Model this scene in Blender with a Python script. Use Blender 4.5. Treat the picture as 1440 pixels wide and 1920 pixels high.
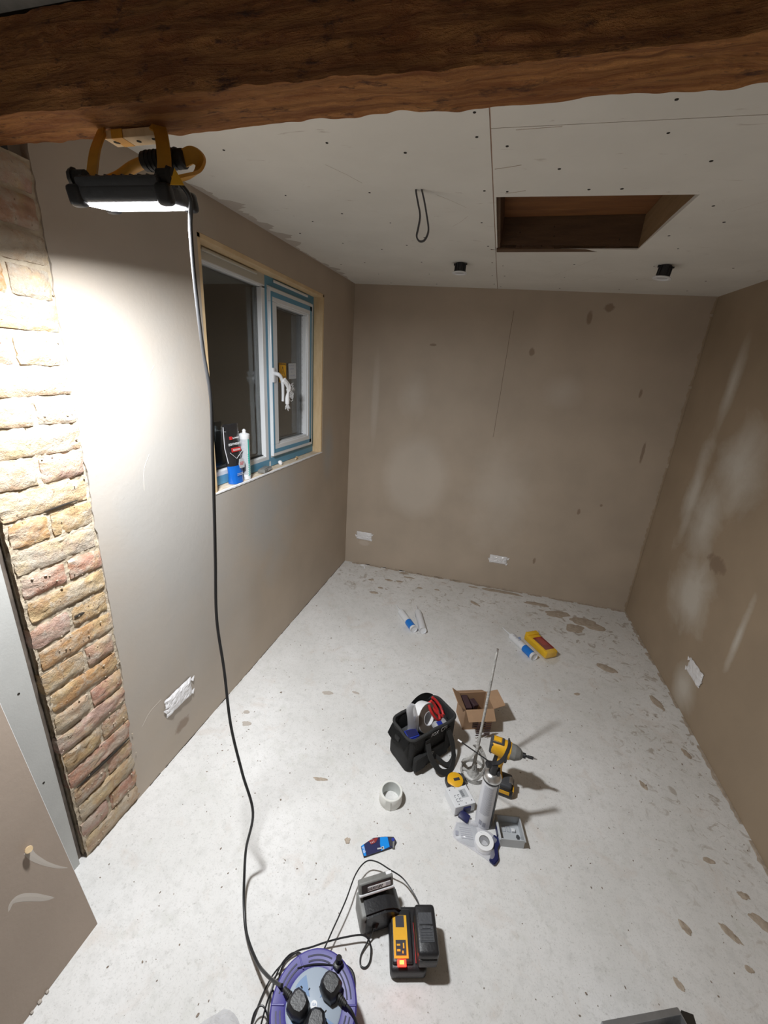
import bpy, bmesh, math, random
from mathutils import Vector, Matrix, noise, Euler
random.seed(7)
PI = math.pi
for o in list(bpy.data.objects): bpy.data.objects.remove(o)
SC = bpy.context.scene; COL = SC.collection

# ---------------- camera
cam = bpy.data.cameras.new('camera'); co = bpy.data.objects.new('camera', cam); COL.objects.link(co)
CY, CP, CR, CF = -0.2438, -0.3269, 0.0679, 758.64
fw = Vector((math.sin(CY)*math.cos(CP), math.cos(CY)*math.cos(CP), math.sin(CP)))
rt = Vector((math.cos(CY), -math.sin(CY), 0)); up = rt.cross(fw)
r2 = math.cos(CR)*rt + math.sin(CR)*up; u2 = -math.sin(CR)*rt + math.cos(CR)*up
M = Matrix((r2, u2, -fw)).transposed().to_4x4(); M.translation = (1.1265, -3.178, 1.6315)
co.matrix_world = M
cam.sensor_fit = 'VERTICAL'; cam.sensor_height = 36; cam.lens = CF/1920*36; cam.clip_start = 0.02
SC.camera = co
# ---------------- world, light, exposure
SC.view_settings.view_transform = 'Standard'; SC.view_settings.look = 'None'
SC.view_settings.gamma = 1; SC.view_settings.use_curve_mapping = False
SC.view_settings.exposure = 0.0
wd = bpy.data.worlds.new('night'); SC.world = wd; wd.use_nodes = True
wd.node_tree.nodes['Background'].inputs[0].default_value = (1.0, 0.84, 0.68, 1)
wd.node_tree.nodes['Background'].inputs[1].default_value = 0.20
LAMP_POWER = 30.5; LAMP_SPREAD = 163
W = 2.335; CZ = 2.25
def cz(x, y): return CZ - .0175*x + .0245*y

# ---------------- materials
def mat(name, col, rough=.6, metal=0, var=0, vscale=20, bump=0, bscale=80, col2=None, emit=None, coat=0, alpha=None, trans=0, stretch=None):
    m = bpy.data.materials.new(name); m.use_nodes = True
    nt = m.node_tree; b = nt.nodes['Principled BSDF']
    b.inputs['Base Color'].default_value = (*col, 1); b.inputs['Roughness'].default_value = rough; b.inputs['Metallic'].default_value = metal
    b.inputs['Coat Weight'].default_value = coat
    if trans: b.inputs['Transmission Weight'].default_value = trans
    if alpha is not None: b.inputs['Alpha'].default_value = alpha
    if emit: b.inputs['Emission Color'].default_value = (*emit[0], 1); b.inputs['Emission Strength'].default_value = emit[1]
    tc = nt.nodes.new('ShaderNodeTexCoord'); vec = tc.outputs['Object']
    if stretch:
        mp = nt.nodes.new('ShaderNodeMapping'); mp.inputs['Scale'].default_value = stretch
        nt.links.new(vec, mp.inputs[0]); vec = mp.outputs[0]
    if var or col2:
        n = nt.nodes.new('ShaderNodeTexNoise'); n.inputs['Scale'].default_value = vscale; n.inputs['Detail'].default_value = 6; n.inputs['Roughness'].default_value = .65
        nt.links.new(vec, n.inputs['Vector'])
        r = nt.nodes.new('ShaderNodeValToRGB'); r.color_ramp.elements[0].position = .35; r.color_ramp.elements[1].position = .68
        c2 = col2 or tuple(min(1, c*(1+var)) for c in col); c1 = col if col2 else tuple(c*(1-var) for c in col)
        r.color_ramp.elements[0].color = (*c1, 1); r.color_ramp.elements[1].color = (*c2, 1)
        nt.links.new(n.outputs[0], r.inputs[0]); nt.links.new(r.outputs[0], b.inputs['Base Color'])
    if bump:
        n2 = nt.nodes.new('ShaderNodeTexNoise'); n2.inputs['Scale'].default_value = bscale; n2.inputs['Detail'].default_value = 5
        nt.links.new(vec, n2.inputs['Vector'])
        bp = nt.nodes.new('ShaderNodeBump'); bp.inputs['Strength'].default_value = bump; bp.inputs['Distance'].default_value = .01
        nt.links.new(n2.outputs[0], bp.inputs['Height']); nt.links.new(bp.outputs[0], b.inputs['Normal'])
    return m

class NT:
    "small node helper"
    def __init__(s, name, rough=.7):
        s.m = bpy.data.materials.new(name); s.m.use_nodes = True; s.t = s.m.node_tree; s.b = s.t.nodes['Principled BSDF']
        s.b.inputs['Roughness'].default_value = rough
        s.pos = s.t.nodes.new('ShaderNodeNewGeometry').outputs['Position']
    def lk(s, a, b): s.t.links.new(a, b)
    def vec(s, scale=(1, 1, 1), loc=(0, 0, 0), src=None):
        m = s.t.nodes.new('ShaderNodeMapping'); m.inputs['Scale'].default_value = scale; m.inputs['Location'].default_value = loc
        s.lk(src or s.pos, m.inputs[0]); return m.outputs[0]
    def noise(s, scale, detail=6, rough=.6, v=None, dist=0):
        n = s.t.nodes.new('ShaderNodeTexNoise'); n.inputs['Scale'].default_value = scale; n.inputs['Detail'].default_value = detail
        n.inputs['Roughness'].default_value = rough; n.inputs['Distortion'].default_value = dist
        s.lk(v or s.pos, n.inputs['Vector']); return n.outputs[0]
    def ramp(s, f, a, b, c0=(0, 0, 0), c1=(1, 1, 1)):
        r = s.t.nodes.new('ShaderNodeValToRGB'); e = r.color_ramp.elements
        e[0].position = a; e[1].position = b; e[0].color = (*c0, 1); e[1].color = (*c1, 1); s.lk(f, r.inputs[0]); return r.outputs[0]
    def mix(s, f, a, b):
        m = s.t.nodes.new('ShaderNodeMix'); m.data_type = 'RGBA'
        for i, v in ((0, f), (6, a), (7, b)):
            if isinstance(v, (int, float)): m.inputs[i].default_value = v
            elif isinstance(v, tuple): m.inputs[i].default_value = (*v, 1)
            else: s.lk(v, m.inputs[i])
        return m.outputs[2]
    def math(s, op, a, b=0.0, clamp=False):
        m = s.t.nodes.new('ShaderNodeMath'); m.operation = op; m.use_clamp = clamp
        for i, v in ((0, a), (1, b)):
            if isinstance(v, (int, float)): m.inputs[i].default_value = v
            else: s.lk(v, m.inputs[i])
        return m.outputs[0]
    def blob(s, c, r, soft=.5, nz=None, namt=.5):
        "soft ellipse mask around world point c with radii r (0 = axis ignored)"
        sc = tuple(0 if k == 0 else 1/k for k in r)
        v = s.vec(sc, tuple(-a*b for a, b in zip(c, sc)))
        g = s.t.nodes.new('ShaderNodeVectorMath'); g.operation = 'LENGTH'; s.lk(v, g.inputs[0])
        d = g.outputs['Value']
        if nz is not None: d = s.math('ADD', d, s.math('MULTIPLY', s.math('SUBTRACT', nz, .5), namt*2))
        return s.ramp(d, max(0, 1-soft), 1, (1, 1, 1), (0, 0, 0))
    def maxm(s, ms):
        o = ms[0]
        for k in ms[1:]: o = s.math('MAXIMUM', o, k)
        return o
    def bump(s, h, strength=.3, dist=.01):
        b = s.t.nodes.new('ShaderNodeBump'); b.inputs['Strength'].default_value = strength; b.inputs['Distance'].default_value = dist
        s.lk(h, b.inputs['Height']); s.lk(b.outputs[0], s.b.inputs['Normal'])
    def col(s, c): s.lk(c, s.b.inputs['Base Color']); return s.m

def plaster(name, dry_and_lit=(), wet=(), base=(.45, .37, .29), dry_lit_col=(.60, .54, .47), wetcol=(.22, .15, .10), amb=.35, rough=.6):
    n = NT(name, rough)
    f = n.noise(3, 4, .5); fine = n.noise(60, 5)
    c = n.mix(n.ramp(f, .35, .7), tuple(k*.94 for k in base), tuple(k*1.08 for k in base))
    nz = n.noise(5.5, 6, .6, dist=.4)
    if dry_and_lit:  # pale patches: dried plaster, and reflected light painted on the back wall
        mk = n.maxm([n.blob(p, r, sf, nz, na) for p, r, sf, na in dry_and_lit])
        c = n.mix(n.math('MULTIPLY', mk, amb), c, dry_lit_col)
    if wet:
        nz2 = n.noise(28, 5, .6)
        mk = n.maxm([n.blob(p, r, .35, nz2, .6) for p, r in wet])
        c = n.mix(n.math('MULTIPLY', mk, .7), c, wetcol)
    n.bump(n.math('ADD', n.math('MULTIPLY', f, .6), n.math('MULTIPLY', fine, .12)), .25, .02)
    return n.col(c)

MT = {}
def mk_floor():
    n = NT('dusty_concrete', .85)
    a = n.noise(2.2, 6, .6); b = n.noise(22, 8, .7); c = n.noise(90, 4, .7); d = n.noise(7, 7, .65, dist=.6)
    base = n.mix(n.ramp(a, .35, .7), (.70, .69, .67), (.81, .80, .79))
    base = n.mix(n.math('MULTIPLY', n.ramp(b, .50, .66), .5), base, (.60, .595, .575))
    base = n.mix(n.math('MULTIPLY', n.ramp(d, .56, .72), .42), base, (.60, .51, .44))
    base = n.mix(n.math('MULTIPLY', n.ramp(n.noise(9, 6, .7, n.vec((1, 1, 1), (5, 3, 0))), .56, .7), .30), base, (.52, .53, .46))
    base = n.mix(n.math('MULTIPLY', n.ramp(n.noise(45, 8, .8), .54, .64), .5), base, (.50, .49, .465))
    base = n.mix(n.math('MULTIPLY', n.ramp(n.noise(170, 4, .8), .56, .64), .5), base, (.44, .43, .41))
    base = n.mix(n.ramp(c, .66, .73), base, (.28, .26, .23))
    # plaster trodden in towards the back and right of the room
    sp = n.noise(16, 6, .6, dist=1.2)
    far = n.maxm([n.blob((.7, -.25, 0), (1.3, .35, 0), .6), n.blob((2.2, -1.2, 0), (.4, 1.4, 0), .7), n.blob((2.0, -.35, 0), (.75, .45, 0), .5)])
    base = n.mix(n.math('MULTIPLY', n.math('MULTIPLY', n.ramp(sp, .57, .64), far), .65), base, (.33, .27, .21))
    n.bump(n.math('ADD', n.math('MULTIPLY', b, .5), n.math('MULTIPLY', c, .3)), .35, .006)
    return n.col(base)
MT['floor'] = mk_floor()
MT['wall_left'] = plaster('plaster_left', dry_and_lit=[((0, -1.95, 1.1), (0, .75, 1.3), .8, .25), ((0, -1.3, .9), (0, .5, .5), .9, .6), ((0, -.45, 1.1), (0, .12, .25), .9, .5)],
    wet=[((0, -2.05, .12), (0, .05, .03))], amb=.8, dry_lit_col=(.385, .38, .368))
MT['wall_back'] = plaster('plaster_back', dry_and_lit=[((.202, 0, 1.45), (.035, 0, .40), .6, .3), ((.505, 0, 1.5), (.13, 0, .22), .9, .5), ((1.563, 0, 1.596), (.15, 0, .13), .9, .4),  # dry patches, plus window reflections painted in as a pale band and rectangle
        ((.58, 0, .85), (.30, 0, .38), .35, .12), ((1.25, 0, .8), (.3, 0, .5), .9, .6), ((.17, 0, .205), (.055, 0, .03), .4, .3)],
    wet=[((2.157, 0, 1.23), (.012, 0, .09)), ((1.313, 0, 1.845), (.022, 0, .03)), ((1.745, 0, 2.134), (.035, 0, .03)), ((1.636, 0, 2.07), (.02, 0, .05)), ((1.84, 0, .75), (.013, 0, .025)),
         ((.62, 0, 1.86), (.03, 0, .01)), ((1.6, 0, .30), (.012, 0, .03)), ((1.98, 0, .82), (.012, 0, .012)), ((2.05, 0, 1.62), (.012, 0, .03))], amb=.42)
MT['wall_right'] = plaster('plaster_right', dry_and_lit=[((W, -.485, 1.70), (0, .07, .28), .9, .5), ((W, -.80, 1.30), (0, .25, .30), .9, .6), ((W, -.66, .98), (0, .20, .30), .9, .6),
        ((W, -.75, .58), (0, .28, .26), .8, .6), ((W, -1.0, .12), (0, .14, .16), .9, .4), ((W, -.45, 1.1), (0, .1, .4), .9, .7), ((W, -1.24, .62), (0, .03, .22), .9, .6)],
    wet=[((W, -.9, .82), (0, .10, .05))], base=(.36, .275, .19), amb=1.0, dry_lit_col=(.58, .53, .46))
MT['board_tan'] = plaster('board_face', base=(.36, .29, .235), amb=.7, rough=.7)
MT['board_grey'] = mat('board_grey_paper', (.50, .50, .48), .8, var=.05, vscale=6, bump=.05, bscale=200)
def mk_ceil():
    n = NT('ceiling_board_paper', .85)
    c = n.mix(n.ramp(n.noise(3), .35, .7), (.70, .675, .62), (.77, .745, .69))
    st = n.noise(8, 6, .6, n.vec((1, 3, 1)), dist=1)
    c = n.mix(n.math('MULTIPLY', n.ramp(st, .66, .74), .6), c, (.38, .31, .25))
    n.bump(n.noise(250, 3), .08, .004)
    return n.col(c)
MT['ceiling'] = mk_ceil()
MT['board_edge'] = mat('gypsum_edge', (.35, .22, .15), .9, var=.2)
MT['dark'] = mat('dark_gap', (.02, .015, .01), .9)
def mk_beam():
    n = NT('old_timber', .75)
    g = n.noise(14, 7, .7, n.vec((.35, 4, 4)), dist=.8); k = n.noise(40, 6, .7, n.vec((.5, 1.4, 1.4)))
    c = n.mix(n.ramp(g, .4, .62), (.36, .12, .028), (.66, .29, .085))
    c = n.mix(n.ramp(k, .56, .68), c, (.13, .045, .018))
    n.bump(n.math('ADD', g, k), 1.0, .03)
    return n.col(c)
MT['beam'] = mk_beam()
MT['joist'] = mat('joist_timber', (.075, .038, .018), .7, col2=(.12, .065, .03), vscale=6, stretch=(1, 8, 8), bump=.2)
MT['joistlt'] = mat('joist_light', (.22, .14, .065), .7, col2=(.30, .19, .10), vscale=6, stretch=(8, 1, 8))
MT['deck'] = mat('roof_deck', (.17, .065, .02), .7, col2=(.24, .10, .03), vscale=5, stretch=(1, 5, 5))
MT['stud'] = mat('dusty_stud', (.13, .105, .085), .85, var=.3, vscale=12)
MT['outside'] = mat('night_blocker', (.03, .03, .028), .9)  # colour of the added light blocker beyond the glass
MT['pine'] = mat('pine', (.62, .44, .24), .6, col2=(.74, .56, .34), vscale=9, stretch=(4, 1, 1), bump=.1)
MT['sill'] = mat('sill_chipboard', (.60, .47, .33), .8, col2=(.78, .68, .54), vscale=30, bump=.3)
def mk_brick():
    n = NT('old_stock_brick', .9)
    oi = n.t.nodes.new('ShaderNodeObjectInfo')
    r = n.t.nodes.new('ShaderNodeValToRGB'); r.color_ramp.interpolation = 'CONSTANT'; n.lk(oi.outputs['Random'], r.inputs[0])
    cols = [(.50, .27, .20), (.48, .33, .17), (.53, .40, .24), (.47, .30, .22), (.46, .40, .32), (.50, .29, .13), (.52, .35, .29), (.54, .43, .31)]
    e = r.color_ramp.elements; e[0].color = (*cols[0], 1); e[0].position = 0; e[1].color = (*cols[-1], 1); e[1].position = 7/8
    for i in range(1, 7): q = e.new(i/8); q.color = (*cols[i], 1)
    a = n.noise(16, 7, .7); b = n.noise(38, 6, .7); d = n.noise(9, 6, .65, n.vec((1, 1, 1.8), (3, 1, 2)), dist=.5)
    c = n.mix(n.math('MULTIPLY', n.ramp(a, .4, .62), .55), r.outputs[0], (.36, .19, .10))
    c = n.mix(n.math('MULTIPLY', n.ramp(n.noise(11, 6, .6, n.vec((1, 1, 1), (9, 2, 4))), .5, .62), .6), c, (.56, .43, .24))
    c = n.mix(n.math('MULTIPLY', n.ramp(d, .47, .60), .6), c, (.50, .45, .37))
    c = n.mix(n.math('MULTIPLY', n.ramp(b, .54, .64), .5), c, (.54, .49, .41))
    c = n.mix(n.ramp(n.noise(55, 6, .7, n.vec((1, 1, 1), (4, 4, 1))), .62, .70), c, (.18, .11, .07))
    n.bump(n.math('ADD', a, n.math('MULTIPLY', b, .7)), .9, .012)
    return n.col(c)
MT['brick'] = mk_brick()
MT['mortar'] = mat('lime_mortar', (.42, .34, .24), .95, col2=(.56, .48, .37), vscale=18, bump=.9, bscale=45)
MT['upvc'] = mat('white_upvc', (.74, .76, .78), .25)
MT['tape_blue'] = mat('blue_film', (.12, .32, .48), .45)
MT['tape_cream'] = mat('cream_film', (.52, .50, .44), .5)
MT['gasket'] = mat('gasket', (.015, .015, .015), .5)
MT['glass'] = mat('glass', (.92, .95, .95), 0.0, trans=1.0)
MT['blk'] = mat('black_plastic', (.018, .018, .02), .42, bump=.1, bscale=150)
MT['blkrub'] = mat('black_rubber', (.02, .019, .019), .6)
MT['dgrey'] = mat('dark_grey_plastic', (.055, .058, .065), .5, bump=.15, bscale=90)
MT['mgrey'] = mat('mid_grey_plastic', (.20, .20, .19), .5, var=.15, vscale=40)
MT['lgrey'] = mat('light_grey_plastic', (.48, .50, .52), .4)
MT['white'] = mat('white_plastic', (.74, .75, .77), .4)
MT['paper'] = mat('white_paper', (.82, .82, .83), .6)
MT['foil'] = mat('white_tape_sheet', (.80, .79, .80), .28, coat=.3)
MT['print'] = mat('print_dark', (.03, .03, .04), .6)
MT['printg'] = mat('print_grey', (.35, .36, .42), .6)
MT['yellow'] = mat('tool_yellow', (.80, .42, .015), .45, var=.06, vscale=30)
MT['lampyellow'] = mat('lamp_yellow', (.62, .30, .03), .5, var=.1, vscale=25)
MT['sponge'] = mat('sponge_yellow', (.85, .50, .02), .8, bump=.5, bscale=160)
MT['red'] = mat('red_plastic', (.55, .03, .03), .45)
MT['maroon'] = mat('dark_red_label', (.24, .02, .02), .5)
MT['blue'] = mat('bright_blue', (.01, .18, .62), .4)
MT['navy'] = mat('navy', (.010, .013, .075), .45)
MT['royal'] = mat('royal_blue', (.02, .04, .32), .45)
MT['cyan'] = mat('cyan_blue', (.0, .25, .75), .4)
MT['purple'] = mat('indigo_plastic', (.055, .045, .26), .42, var=.08, vscale=40)
MT['ppurple'] = mat('indigo_slot', (.006, .005, .05), .5)
MT['face'] = mat('reel_face_print', (.36, .42, .50), .4)
MT['faceblue'] = mat('reel_face_blue', (.10, .20, .38), .4)
MT['fabric'] = mat('black_nylon', (.016, .016, .016), .8, bump=.5, bscale=400, var=.3, vscale=20)
MT['webbing'] = mat('black_webbing', (.028, .028, .028), .85)
MT['card'] = mat('cardboard', (.37, .23, .135), .85, var=.06)
MT['cardin'] = mat('brown_dark', (.10, .045, .025), .8)
MT['nail'] = mat('collated_strip', (.05, .025, .03), .6)
MT['steel'] = mat('steel', (.55, .55, .56), .3, 1.0)
MT['galv'] = mat('galvanised', (.42, .44, .47), .42, .85, var=.12, vscale=12)
MT['plastered'] = mat('plaster_coated_metal', (.44, .43, .41), .75, var=.25, vscale=60, bump=.5, bscale=120)
MT['alu'] = mat('silver_can', (.66, .66, .66), .28, .9)
MT['canlabel'] = mat('can_label_grey', (.70, .71, .75), .45)
MT['masktape'] = mat('tape_roll_white', (.76, .755, .71), .55, var=.03, vscale=60)
MT['tapecore'] = mat('tape_core', (.62, .64, .62), .7)
MT['ducttape'] = mat('tape_brown_side', (.16, .13, .105), .6)
MT['teal'] = mat('teal_print', (.03, .42, .36), .4)
MT['foilbag'] = mat('black_foil', (.02, .02, .022), .25, coat=.6, bump=.6, bscale=22)
MT['bluebag'] = mat('blue_foil', (.005, .13, .55), .25, coat=.6, bump=.6, bscale=25)
MT['silverprint'] = mat('silver_print', (.6, .6, .62), .4)
def mk_clear(name, tint=(.9, .9, .9), fac=.35):
    m = bpy.data.materials.new(name); m.use_nodes = True; t = m.node_tree; b = t.nodes['Principled BSDF']
    b.inputs['Base Color'].default_value = (*tint, 1); b.inputs['Roughness'].default_value = .15; b.inputs['Alpha'].default_value = fac
    b.inputs['Coat Weight'].default_value = .8
    return m
MT['clear'] = mk_clear('clear_film', (.82, .82, .88), .30)
MT['clear3'] = mk_clear('wrapper_film', (.8, .75, .6), .10)
MT['clear2'] = mk_clear('cloudy_film', (.75, .75, .78), .55)
MT['splat'] = mat('dried_plaster', (.38, .31, .24), .9, col2=(.52, .44, .36), vscale=40, bump=.4, bscale=120)
MT['rubble'] = mat('rubble', (.24, .19, .15), .9, var=.3, vscale=30)
MT['lightplaster'] = mat('light_plaster', (.50, .45, .40), .85)
MT['led_face'] = mat('lamp_lens', (.9, .9, .9), .3, emit=((1, .985, 1.0), 14))
MT['led_red'] = mat('charge_led', (.9, .1, .05), .3, emit=((1, .03, .02), 2.2))
MT['led_core'] = mat('charge_led_core', (1, .5, .1), .3, emit=((1, .5, .05), 3))
MT['cable'] = mat('black_cable', (.02, .02, .021), .35)
MT['greycable'] = mat('grey_cable', (.05, .05, .055), .45)

# ---------------- geometry helpers
def new(): return bmesh.new()
def TR(loc=(0, 0, 0), rot=(0, 0, 0), scl=(1, 1, 1)):
    return Matrix.LocRotScale(Vector(loc), Euler(rot), Vector(scl))
def box(bm, c, s, rot=(0, 0, 0), bev=0, seg=2, M=None):
    r = bmesh.ops.create_cube(bm, size=1); vs = r['verts']
    bmesh.ops.transform(bm, matrix=Matrix.Diagonal((*s, 1)), verts=vs)
    if bev:
        es = list({e for v in vs for e in v.link_edges})
        rr = bmesh.ops.bevel(bm, geom=es, offset=bev, segments=seg, affect='EDGES', profile=.5)
        vs = list({v for f in rr['faces'] for v in f.verts} | {v for v in vs if v.is_valid})
    m = TR(c, rot)
    if M is not None: m = M @ m
    bmesh.ops.transform(bm, matrix=m, verts=vs)
    return vs
def cyl(bm, p0, p1, r0, r1=None, seg=24, cap=True):
    p0 = Vector(p0); p1 = Vector(p1); d = p1-p0; r1 = r0 if r1 is None else r1
    r = bmesh.ops.create_cone(bm, cap_ends=cap, segments=seg, radius1=r0, radius2=max(r1, 1e-5), depth=d.length)
    q = Vector((0, 0, 1)).rotation_difference(d.normalized()).to_matrix().to_4x4()
    bmesh.ops.transform(bm, matrix=Matrix.Translation((p0+p1)/2) @ q, verts=r['verts'])
    return r['verts']
def lathe(bm, prof, seg=32, M=None, close=False):
    "prof: list of (r,z)"
    rings = []
    for r, z in prof:
        rings.append([bm.verts.new((r*math.cos(2*PI*i/seg), r*math.sin(2*PI*i/seg), z)) for i in range(seg)])
    n = len(rings)
    for k in range(n if close else n-1):
        a, b = rings[k], rings[(k+1) % n]
        for i in range(seg):
            j = (i+1) % seg
            bm.faces.new((a[i], a[j], b[j], b[i]))
    if not close:
        if prof[0][0] > 1e-4: bm.faces.new(rings[0][::-1])
        if prof[-1][0] > 1e-4: bm.faces.new(rings[-1])
    if M is not None: bmesh.ops.transform(bm, matrix=M, verts=[v for r in rings for v in r])
def spline(pts, n=8):
    pts = [Vector(p) for p in pts]; out = []
    P = [pts[0]*2-pts[1]]+pts+[pts[-1]*2-pts[-2]]
    for i in range(1, len(P)-2):
        a, b, c, d = P[i-1:i+3]
        for k in range(n):
            t = k/n
            out.append(.5*((2*b)+(c-a)*t+(2*a-5*b+4*c-d)*t*t+(3*b-a-3*c+d)*t**3))
    out.append(pts[-1]); return out
def tube(bm, pts, r, seg=8, flat=None, upv=None):
    "tube along pts; flat=(w,h) makes a strap section"
    pts = [Vector(p) for p in pts]; n = len(pts); rings = []
    nrm = None
    for i, p in enumerate(pts):
        t = (pts[min(i+1, n-1)]-pts[max(i-1, 0)]).normalized()
        if nrm is None:
            a = Vector(upv) if upv else (Vector((0, 0, 1)) if abs(t.z) < .9 else Vector((1, 0, 0)))
            nrm = (a-t*a.dot(t)).normalized()
        else: nrm = (nrm-t*nrm.dot(t)).normalized()
        bn = t.cross(nrm)
        rad = r(i/(n-1)) if callable(r) else r
        if flat:
            w, h = flat; sec = [(w/2, h/2), (-w/2, h/2), (-w/2, -h/2), (w/2, -h/2)]
            rings.append([bm.verts.new(p+bn*x+nrm*y) for x, y in sec])
        else:
            rings.append([bm.verts.new(p+(nrm*math.cos(2*PI*k/seg)+bn*math.sin(2*PI*k/seg))*rad) for k in range(seg)])
    m = len(rings[0])
    for a, b in zip(rings, rings[1:]):
        for k in range(m): bm.faces.new((a[k], a[(k+1) % m], b[(k+1) % m], b[k]))
    bm.faces.new(rings[0][::-1]); bm.faces.new(rings[-1])
def prism(bm, poly, z0, z1, M=None):
    lo = [bm.verts.new((x, y, z0)) for x, y in poly]; hi = [bm.verts.new((x, y, z1)) for x, y in poly]
    n = len(poly)
    bm.faces.new(hi); bm.faces.new(lo[::-1])
    for i in range(n): bm.faces.new((lo[i], lo[(i+1) % n], hi[(i+1) % n], hi[i]))
    if M is not None: bmesh.ops.transform(bm, matrix=M, verts=lo+hi)
def grid(bm, nu, nv, fn):
    vs = [[bm.verts.new(fn(i/nu, j/nv)) for j in range(nv+1)] for i in range(nu+1)]
    for i in range(nu):
        for j in range(nv): bm.faces.new((vs[i][j], vs[i+1][j], vs[i+1][j+1], vs[i][j+1]))
    return vs
def obj(name, bm, m, parent=None, smooth=False, loc=None, rot=None, kind=None, label=None):
    bmesh.ops.recalc_face_normals(bm, faces=bm.faces)
    me = bpy.data.meshes.new(name); bm.to_mesh(me); bm.free()
    me.materials.append(MT[m] if isinstance(m, str) else m)
    if smooth:
        for p in me.polygons: p.use_smooth = True
        try: me.set_sharp_from_angle(angle=math.radians(38))
        except Exception: pass
    o = bpy.data.objects.new(name, me); COL.objects.link(o)
    if parent: o.parent = parent
    if loc: o.location = loc
    if rot: o.rotation_euler = rot
    if kind: o['kind'] = kind
    if label: o['label'] = label
    return o
def tag(o, label, cat, group=None, kind=None):
    o['label'] = label; o['category'] = cat
    if group: o['group'] = group
    if kind: o['kind'] = kind
    return o
def thing(name, label, cat, loc=(0, 0, 0), rotz=0, group=None, kind=None, rot=None):
    o = bpy.data.objects.new(name, None); COL.objects.link(o); o.location = loc
    o.rotation_euler = rot or (0, 0, rotz); o.empty_display_size = .05
    return tag(o, label, cat, group, kind)
def quick(fn, *a, **k):
    bm = new(); fn(bm, *a, **k); return bm
def text(name, s, size, M, m, parent, sx=1, th=.0004):
    cu = bpy.data.curves.new(name, 'FONT'); cu.body = s; cu.size = size; cu.extrude = th; cu.align_x = 'CENTER'; cu.align_y = 'CENTER'
    t = bpy.data.objects.new(name, cu); COL.objects.link(t)
    dg = bpy.context.evaluated_depsgraph_get(); dg.update()
    me = bpy.data.meshes.new_from_object(t.evaluated_get(dg)); bpy.data.objects.remove(t); bpy.data.curves.remove(cu)
    me.transform(M @ Matrix.Diagonal((sx, 1, 1, 1))); me.materials.clear(); me.materials.append(MT[m])
    o = bpy.data.objects.new(name, me); COL.objects.link(o); o.parent = parent
    return o
def rule(name, rows, w, h, M, m, parent, gap=1.9):
    "rows of small unreadable print as thin bars of uneven length"
    bm = new(); rn = random.Random(len(name)+int(w*1e4))
    for i in range(rows):
        y = (rows-1)*h*gap/2-i*h*gap; x = -w/2
        while x < w/2-h:
            l = min(rn.uniform(1.2, 4)*h, w/2-x); box(bm, (x+l/2, y, 0), (l, h, .0004), M=M); x += l+h*.7
    o = obj(name, bm, m, parent); o['kind'] = 'stuff'; return o
def basis(o, x, y):
    "matrix placing local x,y along given vectors at o"
    x = Vector(x).normalized(); y = Vector(y).normalized(); z = x.cross(y).normalized(); y = z.cross(x)
    m = Matrix((x, y, z)).transposed().to_4x4(); m.translation = o; return m
def N(v, s=1.0, off=0.0): return noise.noise(Vector(v)*s+Vector((off, off*1.7, -off)))

# ======================= STRUCTURE =======================
bm = new(); box(bm, (1.2, -2.5, -.05), (4.2, 5.2, .1))
fl = tag(obj('floor', bm, 'floor'), 'pale dusty concrete floor covered in plaster dust', 'floor', kind='structure')

# left wall with window opening and a ragged edge against the brick pier
WY0, WY1, WZ0, WZ1 = -1.72, -.563, 1.09, 2.077
bm = new()
def slab(y0, y1, z0, z1): box(bm, (-.055, (y0+y1)/2, (z0+z1)/2), (.11, y1-y0, z1-z0))
slab(WY1, .1, 0, 2.4); slab(WY0, WY1, 0, WZ0); slab(WY0, WY1, WZ1, 2.4); slab(-2.25, WY0, 0, 2.4)
rows = 120; prev = None
for i in range(rows+1):
    z = 2.3*i/rows; e = -2.283+.007*N((z*9, 0, 0))+.006*N((z*34, 3, 0))
    if z < .55: e -= (.55-z)*.05
    cur = [bm.verts.new((.0, -2.25, z)), bm.verts.new((.0, e, z)), bm.verts.new((-.02, e-.002, z))]
    if prev:
        for k in range(2): bm.faces.new((prev[k], prev[k+1], cur[k+1], cur[k]))
    prev = cur
wl = tag(obj('wall_left', bm, 'wall_left'), 'freshly plastered left wall holding the window', 'wall', kind='structure')
# trowel ridges and nicks
bm = new()
for (y0, z0, y1, z1) in [(-2.20, 1.76, -2.26, 1.56), (-1.985, 1.61, -2.02, 1.51), (-2.24, .30, -2.14, .34), (-2.05, 1.32, -2.09, 1.2)]:
    tube(bm, spline([(.0003, y0, z0), (.0004, (y0*.5+y1*.5)-.010, (z0+z1)/2+.01), (.0003, y1, z1)], 8), .0007, 5)
obj('trowel_ridge', bm, 'lightplaster', wl, kind='stuff')

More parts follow.
